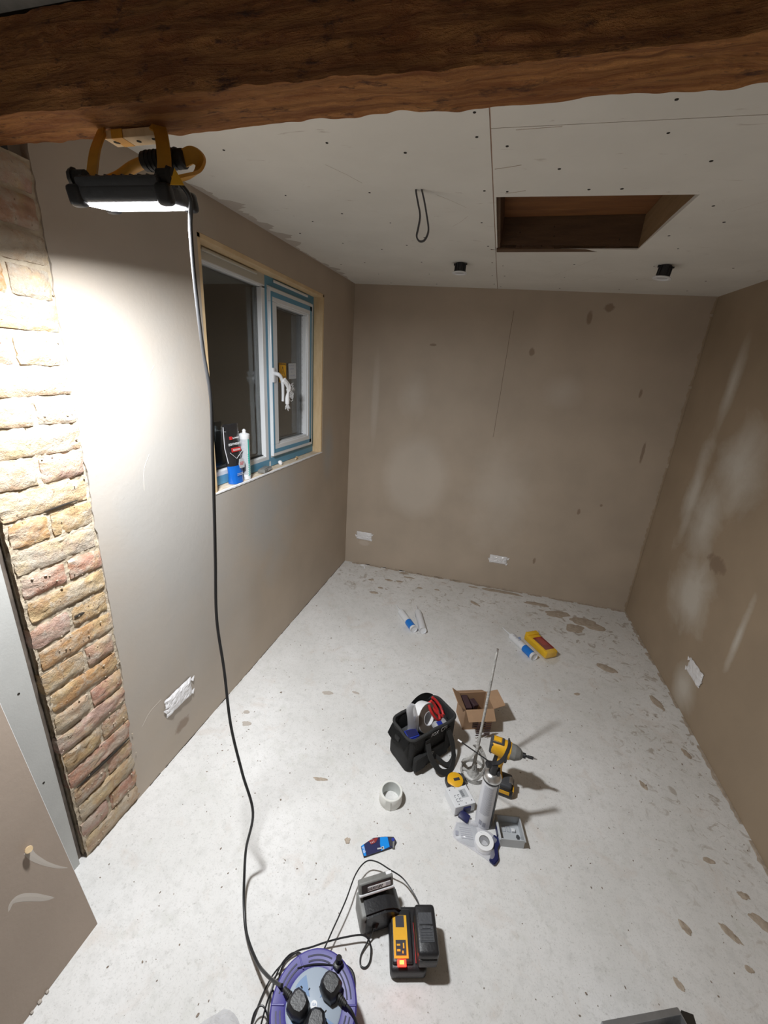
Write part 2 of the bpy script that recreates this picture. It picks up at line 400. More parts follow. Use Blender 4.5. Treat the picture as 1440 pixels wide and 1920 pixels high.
bm = new(); box(bm, (W/2, .05, 1.2), (W+.2, .1, 2.4))
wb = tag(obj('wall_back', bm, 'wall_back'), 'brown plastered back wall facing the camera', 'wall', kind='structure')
bm = new()
pts = [(1.152-.011*t, .0+.0004*math.sin(t*9), 2.10-.86*t) for t in [i/24 for i in range(25)]]
tube(bm, [(x+.003*N((z*8, 1, 0)), -.0002, z) for x, y, z in pts], .0011, 5)
obj('joint_crack', bm, 'joist', wb)
bm = new(); box(bm, (W+.05, -2.4, 1.2), (.1, 5.0, 2.4))
wr = tag(obj('wall_right', bm, 'wall_right'), 'brown plastered right wall with pale dried patches', 'wall', kind='structure')
def ragged(bm, pts, w, d, ax):
    "flat irregular strip of plaster along pts; ax = outward axis offset vector, w width fn dir vector"
    prev = None
    for i, p in enumerate(pts):
        p = Vector(p); a = w*(1+1.1*N((i*.37, 2, 1)))+abs(N((i*1.3, 8, 1)))*w
        cur = [bm.verts.new(p+Vector(ax)*d), bm.verts.new(p+Vector(ax)*d+Vector(ax[3:6] if len(ax) > 3 else (0, 0, 0))*a)]
        if prev: bm.faces.new((prev[0], prev[1], cur[1], cur[0]))
        prev = cur
def strip(name, p0, p1, n, side, out, w, parent, m, sd=0.0, gap=.0):
    bm = new(); prev = None; p0 = Vector(p0); p1 = Vector(p1); side = Vector(side); out = Vector(out)
    for i in range(n+1):
        p = p0.lerp(p1, i/n)
        a = w*(.55+.9*abs(N((i*.31+sd, 2, 1)))+.9*abs(N((i*1.1+sd, 5, 1))))
        b = out*(.0012+.0012*abs(N((i*.9+sd, 1, 1))))
        cur = [bm.verts.new(p+out*.0002), bm.verts.new(p+b), bm.verts.new(p+b+side*a*.7), bm.verts.new(p+side*a+out*.0001)]
        on = N((i*.17+sd, 9, 4)) > gap
        if prev and on:
            for k in range(3): bm.faces.new((prev[k], prev[k+1], cur[k+1], cur[k]))
        prev = cur
    return obj(name, bm, m, parent, kind='stuff')
strip('rough_joint', (W-.001, -.001, 0), (W-.001, -.001, 2.2), 150, (-1, 0, 0), (0, -1, 0), .016, wb, 'wall_right', 1, -.5)
strip('rough_joint', (.02, -.001, .001), (W, -.001, .001), 170, (0, 0, 1), (0, -1, 0), .010, wb, 'splat', 4, -.15)
strip('rough_joint', (.02, -.001, .0005), (W, -.001, .0005), 170, (0, -1, 0), (0, 0, 1), .022, wb, 'splat', 14, -.25)
strip('rough_joint', (W-.0005, -.02, .0005), (W-.0005, -2.5, .0005), 160, (-1, 0, 0), (0, 0, 1), .018, wr, 'splat', 7, -.2)
strip('rough_joint', (.0005, -.02, .0005), (.0005, -2.25, .0005), 160, (1, 0, 0), (0, 0, 1), .010, wl, 'floor', 11, -.1)
strip('floor_gap', (.0004, -.02, 0), (.0004, -2.25, 0), 160, (0, 0, 1), (1, 0, 0), .004, wl, 'dark', 21, -.2)
strip('floor_gap', (.02, -.0004, 0), (1.2, -.0004, 0), 80, (0, 0, 1), (0, -1, 0), .005, wb, 'dark', 25, -.1)

# near part of the left wall beyond the pier: grey plasterboard, and a stud edge
bm = new(); box(bm, (-.036, -3.65, 1.1), (.058, 2.22, 2.2)); 
nb = tag(obj('wall_near', bm, 'board_grey'), 'pale grey plasterboard behind the leaning board, left of the brick pier', 'wall', kind='structure')
bm = new()
for z in (.15, .42, .75, 1.08):
    cyl(bm, (-.009, -2.575, z), (-.0064, -2.575, z), .0035, seg=10)
obj('screw_head', bm, 'dark', nb, kind='stuff')
bm = new(); box(bm, (-.062, -2.531, 1.02), (.080, .020, 2.04), bev=.002)
tag(obj('timber_stud', bm, 'stud'), 'dark narrow timber upright between brick pier and grey plasterboard', 'timber')

# ---- brick pier
pier = thing('brick_pier', 'exposed old brick pier with crumbling lime mortar', 'brickwork', (0, -2.40, 0))
bm = new()
def mf(u, v):
    y = -.118+.236*u; z = 2.05*v
    return Vector((-.0035+.004*N((y*24, z*24, 1))+.005*N((y*75, z*75, 3)), y, z))
grid(bm, 26, 220, mf); box(bm, (-.075, 0, 1.02), (.11, .232, 2.04))
obj('mortar', bm, 'mortar', pier, smooth=True)
def brick(y0, y1, z0, z1, k):
    bm = new(); ny = max(8, int((y1-y0)/.012)); nz = 8
    cy = (y0+y1)/2; cz_ = (z0+z1)/2; hy = (y1-y0)/2; hz = (z1-z0)/2
    pr = .002+.005*random.random(); tilt = random.uniform(-.03, .03); slope = random.uniform(-.02, .02)
    def f(u, v):
        a = 2*u-1; b = 2*v-1
        ed = max(abs(a)**7, abs(b)**5)
        yy = cy+hy*a*(1-.03*abs(b)**3)+.0035*N((a*2, b*2.5, k)); zz = cz_+hz*b*(1-.05*abs(a)**4)+slope*hy*a+.003*N((a*2.6, b*1.5, k+40))+.0015*N((a*7, b, k+4))
        x = pr*(1-ed*.8)+.004*N((a*2.4, b*1.7, k+9))+.0025*N((a*7, b*4, k))+.0025*N((a*17, b*8, k+3))+tilt*b*hz-.002*ed
        return Vector((x, yy, zz))
    vs = grid(bm, ny, nz, f)
    # skirt into mortar
    rim = [vs[i][0] for i in range(ny+1)]+[vs[ny][j] for j in range(1, nz+1)]+[vs[i][nz] for i in range(ny-1, -1, -1)]+[vs[0][j] for j in range(nz-1, 0, -1)]
    back = [bm.verts.new(v.co+Vector((-.03, 0, 0))) for v in rim]
    for i in range(len(rim)):
        j = (i+1) % len(rim); bm.faces.new((rim[i], rim[j], back[j], back[i]))
    obj('brick', bm, 'brick', pier, smooth=True)
z = .004; k = 0
heights = []
while z < 2.03:
    h = .0765+random.uniform(-.004, .004); zt = min(z+h, 2.048)
    g = random.uniform(.009, .014)
    if abs(z-.30) < .03: g = .012
    yl, yr = -.112+random.uniform(-.008, .004), .112+random.uniform(-.006, .006)
    if zt-z > .04:
        if k % 2 == 0: brick(yl, yr, z+g*.5, zt-g*.5, k*3.1)
        else:
            ym = random.uniform(-.015, .015)
            brick(yl, ym-.005, z+g*.5, zt-g*.5, k*3.1); brick(ym+.005, yr, z+g*.5, zt-g*.5, k*3.1+1.4)
    z = zt; k += 1
# open cracks and lime crumbs
bm = new()
for (y0, z0, y1, z1, t) in [(-.10, .308, .10, .308, .0045), (-.02, 1.226, .075, 1.232, .003), (.0, .885, .03, .884, .005)]:
    pts = spline([(.003, y0, z0), (.004, (y0+y1)/2, (z0+z1)/2+.001), (.003, y1, z1)], 8)
    tube(bm, pts, lambda u, t=t: t*(.35+.65*math.sin(PI*u)), 6)
obj('open_crack', bm, 'dark', pier, kind='stuff')
bm = new()
for i in range(150):
    y = random.uniform(-.12, .115); zz = random.uniform(.02, 2.0); r = random.uniform(.0008, .003)
    s = bmesh.ops.create_icosphere(bm, subdivisions=1, radius=r)
    bmesh.ops.transform(bm, matrix=TR((.006, y, zz), (random.random()*3, random.random()*3, 0), (1, random.uniform(.7, 2), random.uniform(.6, 1.3))), verts=s['verts'])
obj('mortar_crumb', bm, 'mortar', pier, kind='stuff')

# ---- beam
def roughbox(name, c, s, div, amp, m, parent=None, fr=8, off=0):
    bm = new(); bmesh.ops.create_cube(bm, size=1)
    bmesh.ops.subdivide_edges(bm, edges=[e for e in bm.edges if abs(e.verts[0].co.x-e.verts[1].co.x) > .5], cuts=div, use_grid_fill=True)
    es = [e for e in bm.edges if abs(e.verts[0].co.x-e.verts[1].co.x) < .01]
    bmesh.ops.subdivide_edges(bm, edges=es, cuts=4, use_grid_fill=True)
    for v in bm.verts:
        v.co = Vector((v.co.x*s[0], v.co.y*s[1], v.co.z*s[2]))
        w = v.co+Vector(c)
        v.co.y += amp*N((w.x*fr, w.y*25, w.z*25), 1, off)+amp*.5*N((w.x*fr*5, w.y*60, w.z*60), 1, off)
        v.co.z += amp*N((w.x*fr*.8, w.y*25, w.z*25), 1, off+5)+amp*.5*N((w.x*fr*4, w.y*50, w.z*50), 1, off+5)
    bmesh.ops.translate(bm, vec=c, verts=bm.verts)
    return obj(name, bm, m, parent, smooth=False)
bb = roughbox('timber_beam', (1.2, -2.39, 2.118), (3.0, .10, .134), 260, .0065, 'beam')
tag(bb, 'rough old orange-brown timber beam crossing above the work lamp', 'beam')
bm = new(); cyl(bm, (1.388, -2.445, 2.085), (1.388, -2.452, 2.083), .0035, seg=10); cyl(bm, (1.388, -2.452, 2.083), (1.388, -2.456, 2.082), .006, .004, seg=10)
obj('screw', bm, 'steel', bb)

# ---- ceiling
ceil = thing('ceiling', 'plasterboarded ceiling with a square opening', 'ceiling', (0, 0, 0), kind='structure')
def cboard(x0, x1, y0, y1, hole=None):
    bm = new(); rs = [(x0, x1, y0, y1)]
    if hole:
        a, b, c, d = hole
        rs = [(x0, a, y0, y1), (b, x1, y0, y1), (a, b, y0, c), (a, b, d, y1)]
    for X0, X1, Y0, Y1 in rs:
        if X1-X0 < .001: continue
        lo = [bm.verts.new((x, y, cz(x, y))) for x, y in ((X0, Y0), (X1, Y0), (X1, Y1), (X0, Y1))]
        hi = [bm.verts.new(v.co+Vector((0, 0, .0125))) for v in lo]
        bm.faces.new(lo[::-1]); bm.faces.new(hi)
        for i in range(4): bm.faces.new((lo[i], lo[(i+1) % 4], hi[(i+1) % 4], hi[i]))
    return obj('ceiling_board', bm, 'ceiling', ceil)
HO = (1.031, 1.608, -1.591, -1.004)
cboard(-.05, 1.0215, -2.345, .05); cboard(1.0245, 2.42, -2.345, -1.997); cboard(1.0245, 2.42, -1.9945, .05, HO)
bm = new()
for x0, x1, y0, y1 in [(-.1, HO[0]-.02, -2.36, .1), (HO[1]+.045, 2.45, -2.36, .1), (HO[0]-.02, HO[1]+.045, -2.36, HO[2]-.045), (HO[0]-.02, HO[1]+.045, HO[3]+.045, .1)]:
    box(bm, ((x0+x1)/2, (y0+y1)/2, 2.30), (x1-x0, y1-y0, .04))
obj('ceiling_void', bm, 'dark', ceil)
# brown torn board edge along the seam
bm = new(); box(bm, (1.0230, -1.2, cz(1.02, -1.2)+.006), (.0022, 2.3, .010), rot=(math.atan(.0245), 0, 0)); box(bm, (1.68, -1.9957, cz(1.68, -2)+.006), (1.3, .0018, .008), rot=(0, math.atan(.0175), 0))
obj('board_seam', bm, 'board_edge', ceil)
bm = new()
def dimple(x, y, r=.0045):
    cyl(bm, (x, y, cz(x, y)-.0007), (x, y, cz(x, y)+.001), r, seg=10)
for x in (.30, .61, .985, 1.06, 1.40, 1.76, 2.1):
    for y in (-2.30, -2.06, -1.93, -1.66, -1.34, -1.02, -.7, -.4, -.12):
        if HO[0]-.03 < x < HO[1]+.04 and HO[2]-.04 < y < HO[3]+.03: continue
        dimple(x+random.uniform(-.02, .02), y+random.uniform(-.04, .04), random.uniform(.003, .005))
for p in [(.8, -1.9), (.15, -1.2), (.12, -.6), (.45, -1.45), (.47, -.95), (.72, -1.15), (1.3, -1.64), (1.2, -1.78), (1.55, -1.8), (1.66, -1.2), (1.68, -1.5)]: dimple(*p)
obj('screw_hole', bm, 'dark', ceil, kind='stuff')
bm = new()
def smear(y0, y1, w, sd):
    prev = None; n = 60
    for i in range(n+1):
        y = y0+(y1-y0)*i/n; a = w*(.15+1.6*abs(N((i*.11, sd, 0)))+.5*abs(N((i*.6, sd, 3))))*math.sin(PI*min(1, max(0, i/n)))**.4
        cur = [bm.verts.new((.0, y, cz(0, y)-.0005)), bm.verts.new((a*.7, y, cz(a, y)-.0016)), bm.verts.new((a, y, cz(a, y)-.0002))]
        if prev:
            for k in range(2): bm.faces.new((prev[k], prev[k+1], cur[k+1], cur[k]))
        prev = cur
smear(-1.75, -.9, .11, 3); smear(-.9, -.1, .05, 8)
obj('plaster_smear', bm, 'lightplaster', ceil, kind='stuff')
# pencil marks and scuffs
bm = new()
for (x0, y0, x1, y1, w) in [(1.06, -1.62+.0, 1.12, -1.64, .004), (1.03, -1.79, 1.10, -1.81, .004), (1.08, -1.985, 1.18, -1.99, .003), (.55, -1.85, .62, -1.72, .002), (.84, -1.62, .93, -1.50, .0015), (.93, -1.42, .86, -1.30, .0015), (1.48, -.85, 1.33, -.45, .001), (1.62, -.6, 1.50, -.35, .001), (1.75, -1.45, 1.95, -1.8, .001)]:
    tube(bm, [(x0, y0, cz(x0, y0)), ((x0+x1)/2+.004, (y0+y1)/2, cz((x0+x1)/2, (y0+y1)/2)), (x1, y1, cz(x1, y1))], w*.28, 5)
obj('scuff_mark', bm, 'splat', ceil, kind='stuff')
# opening framing: joists as parts of the ceiling
zc = cz(1.3, -1.3)
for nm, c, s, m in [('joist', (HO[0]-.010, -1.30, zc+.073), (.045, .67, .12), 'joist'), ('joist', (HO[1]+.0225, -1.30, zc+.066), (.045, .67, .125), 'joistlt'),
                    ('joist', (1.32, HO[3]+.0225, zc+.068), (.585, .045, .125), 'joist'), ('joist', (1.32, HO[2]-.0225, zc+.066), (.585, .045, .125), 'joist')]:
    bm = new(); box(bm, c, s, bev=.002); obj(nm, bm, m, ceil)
bm = new()
for i in range(6):
    box(bm, (1.32, -1.58+.112*i, zc+.139), (.7, .110, .018), bev=.003)
obj('roof_deck', bm, 'deck', ceil)
bm = new()
for (x, z) in ((1.12, zc+.07), (1.26, zc+.09), (1.265, zc+.055), (1.53, zc+.04), (1.22, zc+.018)):
    s = bmesh.ops.create_uvsphere(bm, u_segments=12, v_segments=8, radius=.009); bmesh.ops.transform(bm, matrix=TR((x, HO[3]+.001, z), (0, 0, 0), (1, .12, 1.3)), verts=s['verts'])
obj('timber_knot', bm, 'dark', ceil, kind='stuff')
# near ceiling over the camera
bm = new(); box(bm, (1.2, -3.75, 2.205), (3.0, 2.62, .03))
tag(obj('ceiling_near', bm, 'mgrey'), 'dark grey boards of the ceiling above the beam at the top left corner', 'ceiling', kind='structure')

# added dark box beyond the glass, blocks world light at the window
bm = new(); box(bm, (-.75, -.95, 1.2), (.06, 2.5, 2.8)); box(bm, (-.4, -.95, 2.45), (.56, 2.5, .06)); box(bm, (-.44, -2.1, 1.2), (.62, .05, 2.5)); box(bm, (-.4, .15, 1.2), (.7, .05, 2.5))
tag(obj('blocker_outside', bm, 'outside'), 'added dark box outside the window that blocks the world light', 'wall', kind='structure')
# ---- window
win = thing('window_1', 'white window with blue protective film in a bare timber reveal', 'window', (0, 0, 0), kind='structure')
FX = -.065
for c, s in [((-.0345, (WY0+WY1)/2, WZ1-.009), (.067, WY1-WY0, .018)), ((-.0345, WY1-.009, (WZ0+WZ1)/2), (.067, .018, WZ1-WZ0-.002)), ((-.0345, WY0+.009, (WZ0+WZ1)/2), (.067, .018, WZ1-WZ0-.002))]:
    bm = new(); box(bm, c, s, bev=.0015); obj('lining_board', bm, 'pine', win)
bm = new()
def sf(u, v):
    y = WY0+(WY1-WY0)*u; x = -.067+.068*v
    return Vector((x+(.004*N((y*25, 0, 4)) if v > .99 else 0), y, 1.091+.002*N((y*30, x*50, 2))))
grid(bm, 60, 6, sf)
obj('sill_board', bm, 'sill', win, smooth=True)
bm = new(); prev = None
for i in range(101):
    y = WY0+(WY1-WY0)*i/100; a = .004+.005*abs(N((i*.3, 1, 2))); d = .006*abs(N((i*.23, 7, 2)))
    cur = [bm.verts.new((-.004-d, y, 1.0935)), bm.verts.new((.0025, y, 1.0925)), bm.verts.new((.003, y, 1.0915-a)), bm.verts.new((.0004, y, 1.090-a))]
    if prev:
        for k in range(3): bm.faces.new((prev[k], prev[k+1], cur[k+1], cur[k]))
    prev = cur
obj('sill_plaster_edge', bm, 'paper', win, kind='stuff')
def ring(bm, y0, y1, z0, z1, w, x0, x1, bev=.002):
    "rectangular frame of bar width w between planes x0<x1"
    xc = (x0+x1)/2; t = x1-x0
    if isinstance(w, (int, float)): w = (w,)*4   # left,right,bottom,top
    box(bm, (xc, (y0+y1)/2, z1-w[3]/2), (t, y1-y0, w[3]), bev=bev); box(bm, (xc, (y0+y1)/2, z0+w[2]/2), (t, y1-y0, w[2]), bev=bev)
    box(bm, (xc, y0+w[0]/2, (z0+z1)/2), (t, w[0], z1-z0-w[2]-w[3]), bev=bev); box(bm, (xc, y1-w[1]/2, (z0+z1)/2), (t, w[1], z1-z0-w[2]-w[3]), bev=bev)
a, b, c, d = WY0+.018, WY1-.018, WZ0+.004, WZ1-.018
bm = new(); ring(bm, a, b, c, d, (.07, .05, .062, .052), -.125, FX); box(bm, (-.095, -1.157, (c+d)/2), (.06, .062, d-c-.12), bev=.002)
# slanted beads of the fixed light
ring(bm, a+.055, -1.165, c+.048, d-.04, .018, -.110, FX-.006, bev=.004)
fr = obj('window_frame', bm, 'upvc', win)
# protective film on frame faces: cream over the fixed light, blue elsewhere
def film(rects, m, x=FX, nm='protective_film'):
    bm = new()
    for y0, y1, z0, z1 in rects: box(bm, (x+.0006, (y0+y1)/2, (z0+z1)/2), (.0008, y1-y0, z1-z0))
    return obj(nm, bm, m, win)
film([(a, -1.158, d-.046, d)], 'tape_cream')
film([(a, -1.158, c, c+.042), (-1.158, -1.139, c+.03, d-.001), (-1.139, b, d-.040, d), (-1.139, b, c, c+.048), (-.615, b, c+.048, d-.040)], 'tape_blue')
# opening casement standing proud of the frame
y0, y1, z0, z1 = -1.132, -.622, 1.150, 2.012
bm = new(); ring(bm, y0, y1, z0, z1, .064, -.115, FX+.016, bev=.003); ring(bm, y0+.058, y1-.058, z0+.058, z1-.058, .016, -.11, FX+.008, bev=.004)
cs = obj('casement', bm, 'upvc', win)
bm = new()
x = FX+.0166
for r in [(y0+.016, y1-.016, z1-.042, z1-.018), (y0+.016, y1-.016, z0+.018, z0+.040), (y1-.040, y1-.018, z0+.018, z1-.018), (y0+.004, y0+.018, z0+.018, z1-.018)]:
    box(bm, (x, (r[0]+r[1])/2, (r[2]+r[3])/2), (.0008, r[1]-r[0], r[3]-r[2]))
obj('casement_film', bm, 'tape_blue', cs)
# trickle vents
bm = new(); box(bm, (FX+.006, -1.43, 2.048), (.011, .39, .014), bev=.005, seg=3); obj('trickle_vent', bm, 'tape_cream', win)
bm = new(); box(bm, (FX+.006, -.88, 2.046), (.011, .40, .014), bev=.005, seg=3); obj('trickle_vent', bm, 'upvc', win)
# glazing: two panes each with gaskets and spacer bars
def glaze(y0, y1, z0, z1):
    for x in (-.092, -.112):
        bm = new(); box(bm, (x, (y0+y1)/2, (z0+z1)/2), (.004, y1-y0, z1-z0)); obj('pane', bm, 'glass', win)
    bm = new(); ring(bm, y0, y1, z0, z1, .010, -.0895, -.082, bev=.001); obj('gasket', bm, 'gasket', win)
    bm = new(); ring(bm, y0+.004, y1-.004, z0+.004, z1-.004, .012, -.1095, -.0945, bev=0); obj('spacer_bar', bm, 'mgrey', win)
glaze(-1.628, -1.172, 1.155, 2.022); glaze(-1.068, -.686, 1.214, 1.948)
# stickers on the casement pane
st = quick(box, (-.0893, -.942, 1.603), (.0006, .083, .108)); so = obj('warning_sticker', st, 'yellow', win, label='yellow warning sticker')
Mx = basis((-.0888, -.942, 1.65), (0, 1, 0), (0, 0, 1))
text('sticker_print', 'WARNING', .016, Mx, 'print', so)
bm = new(); cyz = [( -.942-.03, 1.580), (-.942+.03, 1.580), (-.942, 1.636)]
tube(bm, [(-.0888, *p) for p in cyz+cyz[:2]], .0022, 5); tube(bm, [(-.0888, -.942, 1.594), (-.0888, -.942, 1.616)], .002, 5); cyl(bm, (-.0888, -.942, 1.586), (-.0888, -.942, 1.590), .002)
obj('sticker_print', bm, 'print', so)
text('sticker_print', 'REMOVE\nBEFORE USE', .010, basis((-.0888, -.942, 1.563), (0, 1, 0), (0, 0, 1)), 'print', so)
st = quick(box, (-.0893, -.822, 1.615), (.0006, .094, .088), rot=(.05, 0, 0)); s2 = obj('paper_sticker', st, 'lgrey', win, label='white paper sticker with grey writing')
for i, s in enumerate(['IMPORTANT', 'CAUTION', 'IN', 'FIXING PACK']):
    text('sticker_print', s, .0115, basis((-.0888, -.822+(-.008 if i < 3 else 0), 1.647-.019*i), (0, 1, .05), (0, -.05, 1)), 'printg', s2)
# handle
bm = new(); tube(bm, spline([(FX+.018, -1.118, 1.60), (FX+.045, -1.116, 1.595), (FX+.052, -1.10, 1.58), (FX+.052, -1.085, 1.55), (FX+.05, -1.078, 1.50), (FX+.048, -1.078, 1.455)], 6), lambda u: .011-.004*u, 10)
box(bm, (FX+.018, -1.117, 1.59), (.012, .026, .075), bev=.004)
obj('window_handle', bm, 'white', win, smooth=True)
# string hank hanging on the handle
bm = new(); rnd = random.Random(3)
hx = FX+.068
def loopy(c, d, L, w):
    c = Vector(c); d = Vector(d).normalized(); s = Vector((0, -d.z, d.y))
    P = []
    for k in range(13):
        t = k/12; P.append(c+d*L*math.sin(PI*t)+s*w*math.sin(2*PI*t)+Vector((.006*math.sin(PI*t*2+L*90), 0, 0)))
    tube(bm, P, .0013, 5)
for i in range(15):
    an = rnd.uniform(-.9, .75); loopy((hx, -1.055+rnd.uniform(-.008, .008), 1.515+rnd.uniform(-.01, .01)), (0, math.cos(an), math.sin(an)*.9-.25), rnd.uniform(.045, .085), rnd.uniform(.004, .011))
for i in range(11):
    an = rnd.uniform(-.8, .8); loopy((hx, -1.062, 1.445), (0, math.sin(an), -math.cos(an)), rnd.uniform(.025, .05), rnd.uniform(.004, .01))
tube(bm, spline([(hx-.004, -1.10, 1.565), (hx+.002, -1.075, 1.55), (hx+.002, -1.055, 1.515), (hx, -1.062, 1.48), (hx, -1.064, 1.44)], 6), lambda u: .009+.003*math.sin(u*9), 8)
tube(bm, spline([(hx-.004, -1.085, 1.575), (hx+.006, -1.050, 1.54), (hx+.003, -1.045, 1.51)], 6), .007, 8)
tag(obj('string_hank', bm, 'paper', smooth=True), 'white looped cord tied on the window handle', 'cord')

# ======================= WORK LAMP =======================
LC = Vector((.408, -2.41, 1.903)); YAW = math.radians(14); TILT = math.radians(12)
wlamp = thing('work_light', 'black and yellow folding work lamp hanging lit from the beam', 'lamp', LC, rot=(TILT, math.radians(-4), YAW))
bm = new(); box(bm, (0, 0, .018), (.178, .122, .026), bev=.007, seg=3)
for i in range(10): box(bm, (-.068+.0152*i, 0, .036), (.005, .098, .020), bev=.002)
box(bm, (0, -.050, .030), (.15, .02, .026), bev=.006)
obj('lamp_housing', bm, 'dgrey', wlamp, smooth=True)
for (sx, sy) in ((-1, -1), (1, -1), (-1, 1), (1, 1)):
    bm = new(); box(bm, (sx*.080, sy*.052, .015), (.028, .024, .034), bev=.008, seg=3); obj('corner_bumper', bm, 'blk', wlamp, smooth=True)
bm = new(); box(bm, (0, 0, .0035), (.155, .100, .003), bev=.001); obj('lamp_lens', bm, 'led_face', wlamp)
ld = bpy.data.lights.new('lamp_led', 'AREA'); ld.shape = 'RECTANGLE'; ld.size = .13; ld.size_y = .085; ld.energy = LAMP_POWER; ld.color = (.955, .98, 1)
ld.spread = math.radians(LAMP_SPREAD)
lo = bpy.data.objects.new('lamp_led', ld); COL.objects.link(lo); lo.parent = wlamp; lo.location = (0, 0, -.001)
for sx in (-1, 1):
    bm = new(); cyl(bm, (sx*.066, -.030, .042), (sx*.086, -.030, .042), .014, seg=16); cyl(bm, (sx*.086, -.030, .042), (sx*.094, -.030, .042), .018, .015, seg=10)
    obj('clamp_knob', bm, 'blkrub', wlamp, smooth=True)
# yellow straps (bracket arms) reaching up to the batten
bm = new(); tube(bm, spline([(-.076, -.012, .035), (-.083, .020, .060), (-.086, .058, .100), (-.082, .092, .133), (-.074, .090, .138)], 6), 0, flat=(.024, .004), upv=(0, 1, 0)); obj('bracket_arm', bm, 'lampyellow', wlamp, smooth=True)
bm = new(); tube(bm, spline([(.064, -.024, .038), (.066, .0, .060), (.060, .030, .098), (.048, .058, .128), (.036, .060, .136)], 6), 0, flat=(.024, .004), upv=(0, 1, 0)); obj('bracket_arm', bm, 'lampyellow', wlamp, smooth=True)
bm = new(); tube(bm, spline([(-.082, .055, .050), (-.060, .072, .062), (-.030, .074, .076), (.004, .066, .083)], 6), lambda u: .010, 12); obj('stand_tube', bm, 'lampyellow', wlamp, smooth=True)
bm = new(); tube(bm, spline([(.088, .044, .082), (.110, .038, .086), (.124, .033, .074), (.118, .012, .054), (.104, -.025, .042), (.090, -.036, .038)], 6), 0, flat=(.026, .005), upv=(0, 1, 0)); obj('stand_foot', bm, 'lampyellow', wlamp, smooth=True)
bm = new(); tube(bm, [(-.002, .067, .083), (.002, .066, .083), (.088, .045, .082), (.092, .044, .082)], lambda u: .016 if .1 < u < .95 else .012, 16)
for i in range(8): cyl(bm, (.010+.009*i, .064-.0023*i, .083), (.013+.009*i, .0633-.0023*i, .083), .0172, seg=16)
obj('foam_grip', bm, 'blkrub', wlamp, smooth=True)
bm = new(); prism(bm, [(-.012, -.012), (.012, -.012), (0, .014)], 0, .0006, basis((.104, -.046, .040), (1, .2, 0), (.1, .3, 1))); o = obj('hazard_label', bm, 'yellow', wlamp, label='small yellow triangle label')

bt = thing('hanger_batten', 'short pale drilled wood strip fixed under the beam above the lamp', 'batten', (.372, -2.360, 2.040), rotz=.0)
bm = new(); box(bm, (0, 0, 0), (.122, .030, .014), bev=.001); obj('batten', bm, 'pine', bt)
bm = new()
for x, y, w in ((-.045, -.002, 1), (.006, .0, .7), (.047, -.002, 1.1)):
    s = cyl(bm, (x, y-.0, -.0078), (x, y, -.0068), .0065, seg=12); bmesh.ops.transform(bm, matrix=TR((x, y, 0), (0, 0, .5)) @ Matrix.Diagonal((w, .6, 1, 1)) @ TR((-x, -y, 0)), verts=s)
obj('drilled_hole', bm, 'dark', bt, kind='stuff')
bm = new(); box(bm, (-.030, -.001, -.0003), (.026, .031, .0145)); obj('yellow_mark', bm, 'lampyellow', bt)

# lamp cord down to the cable reel, with its plug
RC = Vector((.902, -2.655, 0)); RZ = .12
cord = thing('lamp_cord', 'long black mains cord hanging from the work lamp down to the cable reel', 'cable', (.45, -2.33, 0))
O = Vector((.45, -2.33, 0))
cp = [(.500, -2.405, 1.945), (.505, -2.385, 1.925), (.482, -2.362, 1.88), (.452, -2.322, 1.78), (.446, -2.305, 1.66), (.454, -2.30, 1.55), (.448, -2.30, 1.41), (.440, -2.30, 1.25), (.432, -2.30, 1.11), (.425, -2.305, .92), (.445, -2.315, .75), (.470, -2.335, .56), (.515, -2.355, .40), (.560, -2.375, .27), (.548, -2.405, .14), (.560, -2.44, .062), (.590, -2.49, .028), (.635, -2.545, .022), (.700, -2.595, .040), (.755, -2.628, .085), (.800, -2.648, .125), (.812, -2.652, .138)]
bm = new(); tube(bm, [p-O for p in spline(cp, 8)], .0043, 10); obj('cable', bm, 'cable', cord, smooth=True)
def plug(parent, p, ang, cord_side, sc=1.0):
    "UK plug lying flat on a socket; p world centre top face at socket plane"
    M = TR(Vector(p)-Vector(parent.location), (0, 0, ang))
    bm = new()
    poly = [(-.022, -.020), (-.012, -.026), (.012, -.026), (.022, -.020), (.025, .002), (.018, .022), (.008, .027), (-.008, .027), (-.018, .022), (-.025, .002)]
    n = 6
    prev = None
    for k, (s, z) in enumerate([(.93, 0), (1, .004), (1, .018), (.9, .030), (.66, .037)]):
        cur = [bm.verts.new((x*s, y*s, z)) for x, y in poly]
        if prev:
            for i in range(10): bm.faces.new((prev[i], prev[(i+1) % 10], cur[(i+1) % 10], cur[i]))
        else: bm.faces.new(cur[::-1])
        prev = cur
    bm.faces.new(prev); bmesh.ops.transform(bm, matrix=M, verts=bm.verts)
    o = obj('plug', bm, 'blk', parent, smooth=True)
    bm = new(); tube(bm, [(0, -.020, .012), (0, -.034, .013), (0, -.052, .014)], lambda u: .0085-.0035*u, 12)
    for i in range(4): cyl(bm, (0, -.030-.005*i, .013), (0, -.0325-.005*i, .013), .0088-.0008*i, seg=12)
    bmesh.ops.transform(bm, matrix=M, verts=bm.verts); obj('strain_relief', bm, 'blkrub', o, smooth=True)
plug(cord, (.868, -2.672, RZ+.004), math.radians(-109), None)

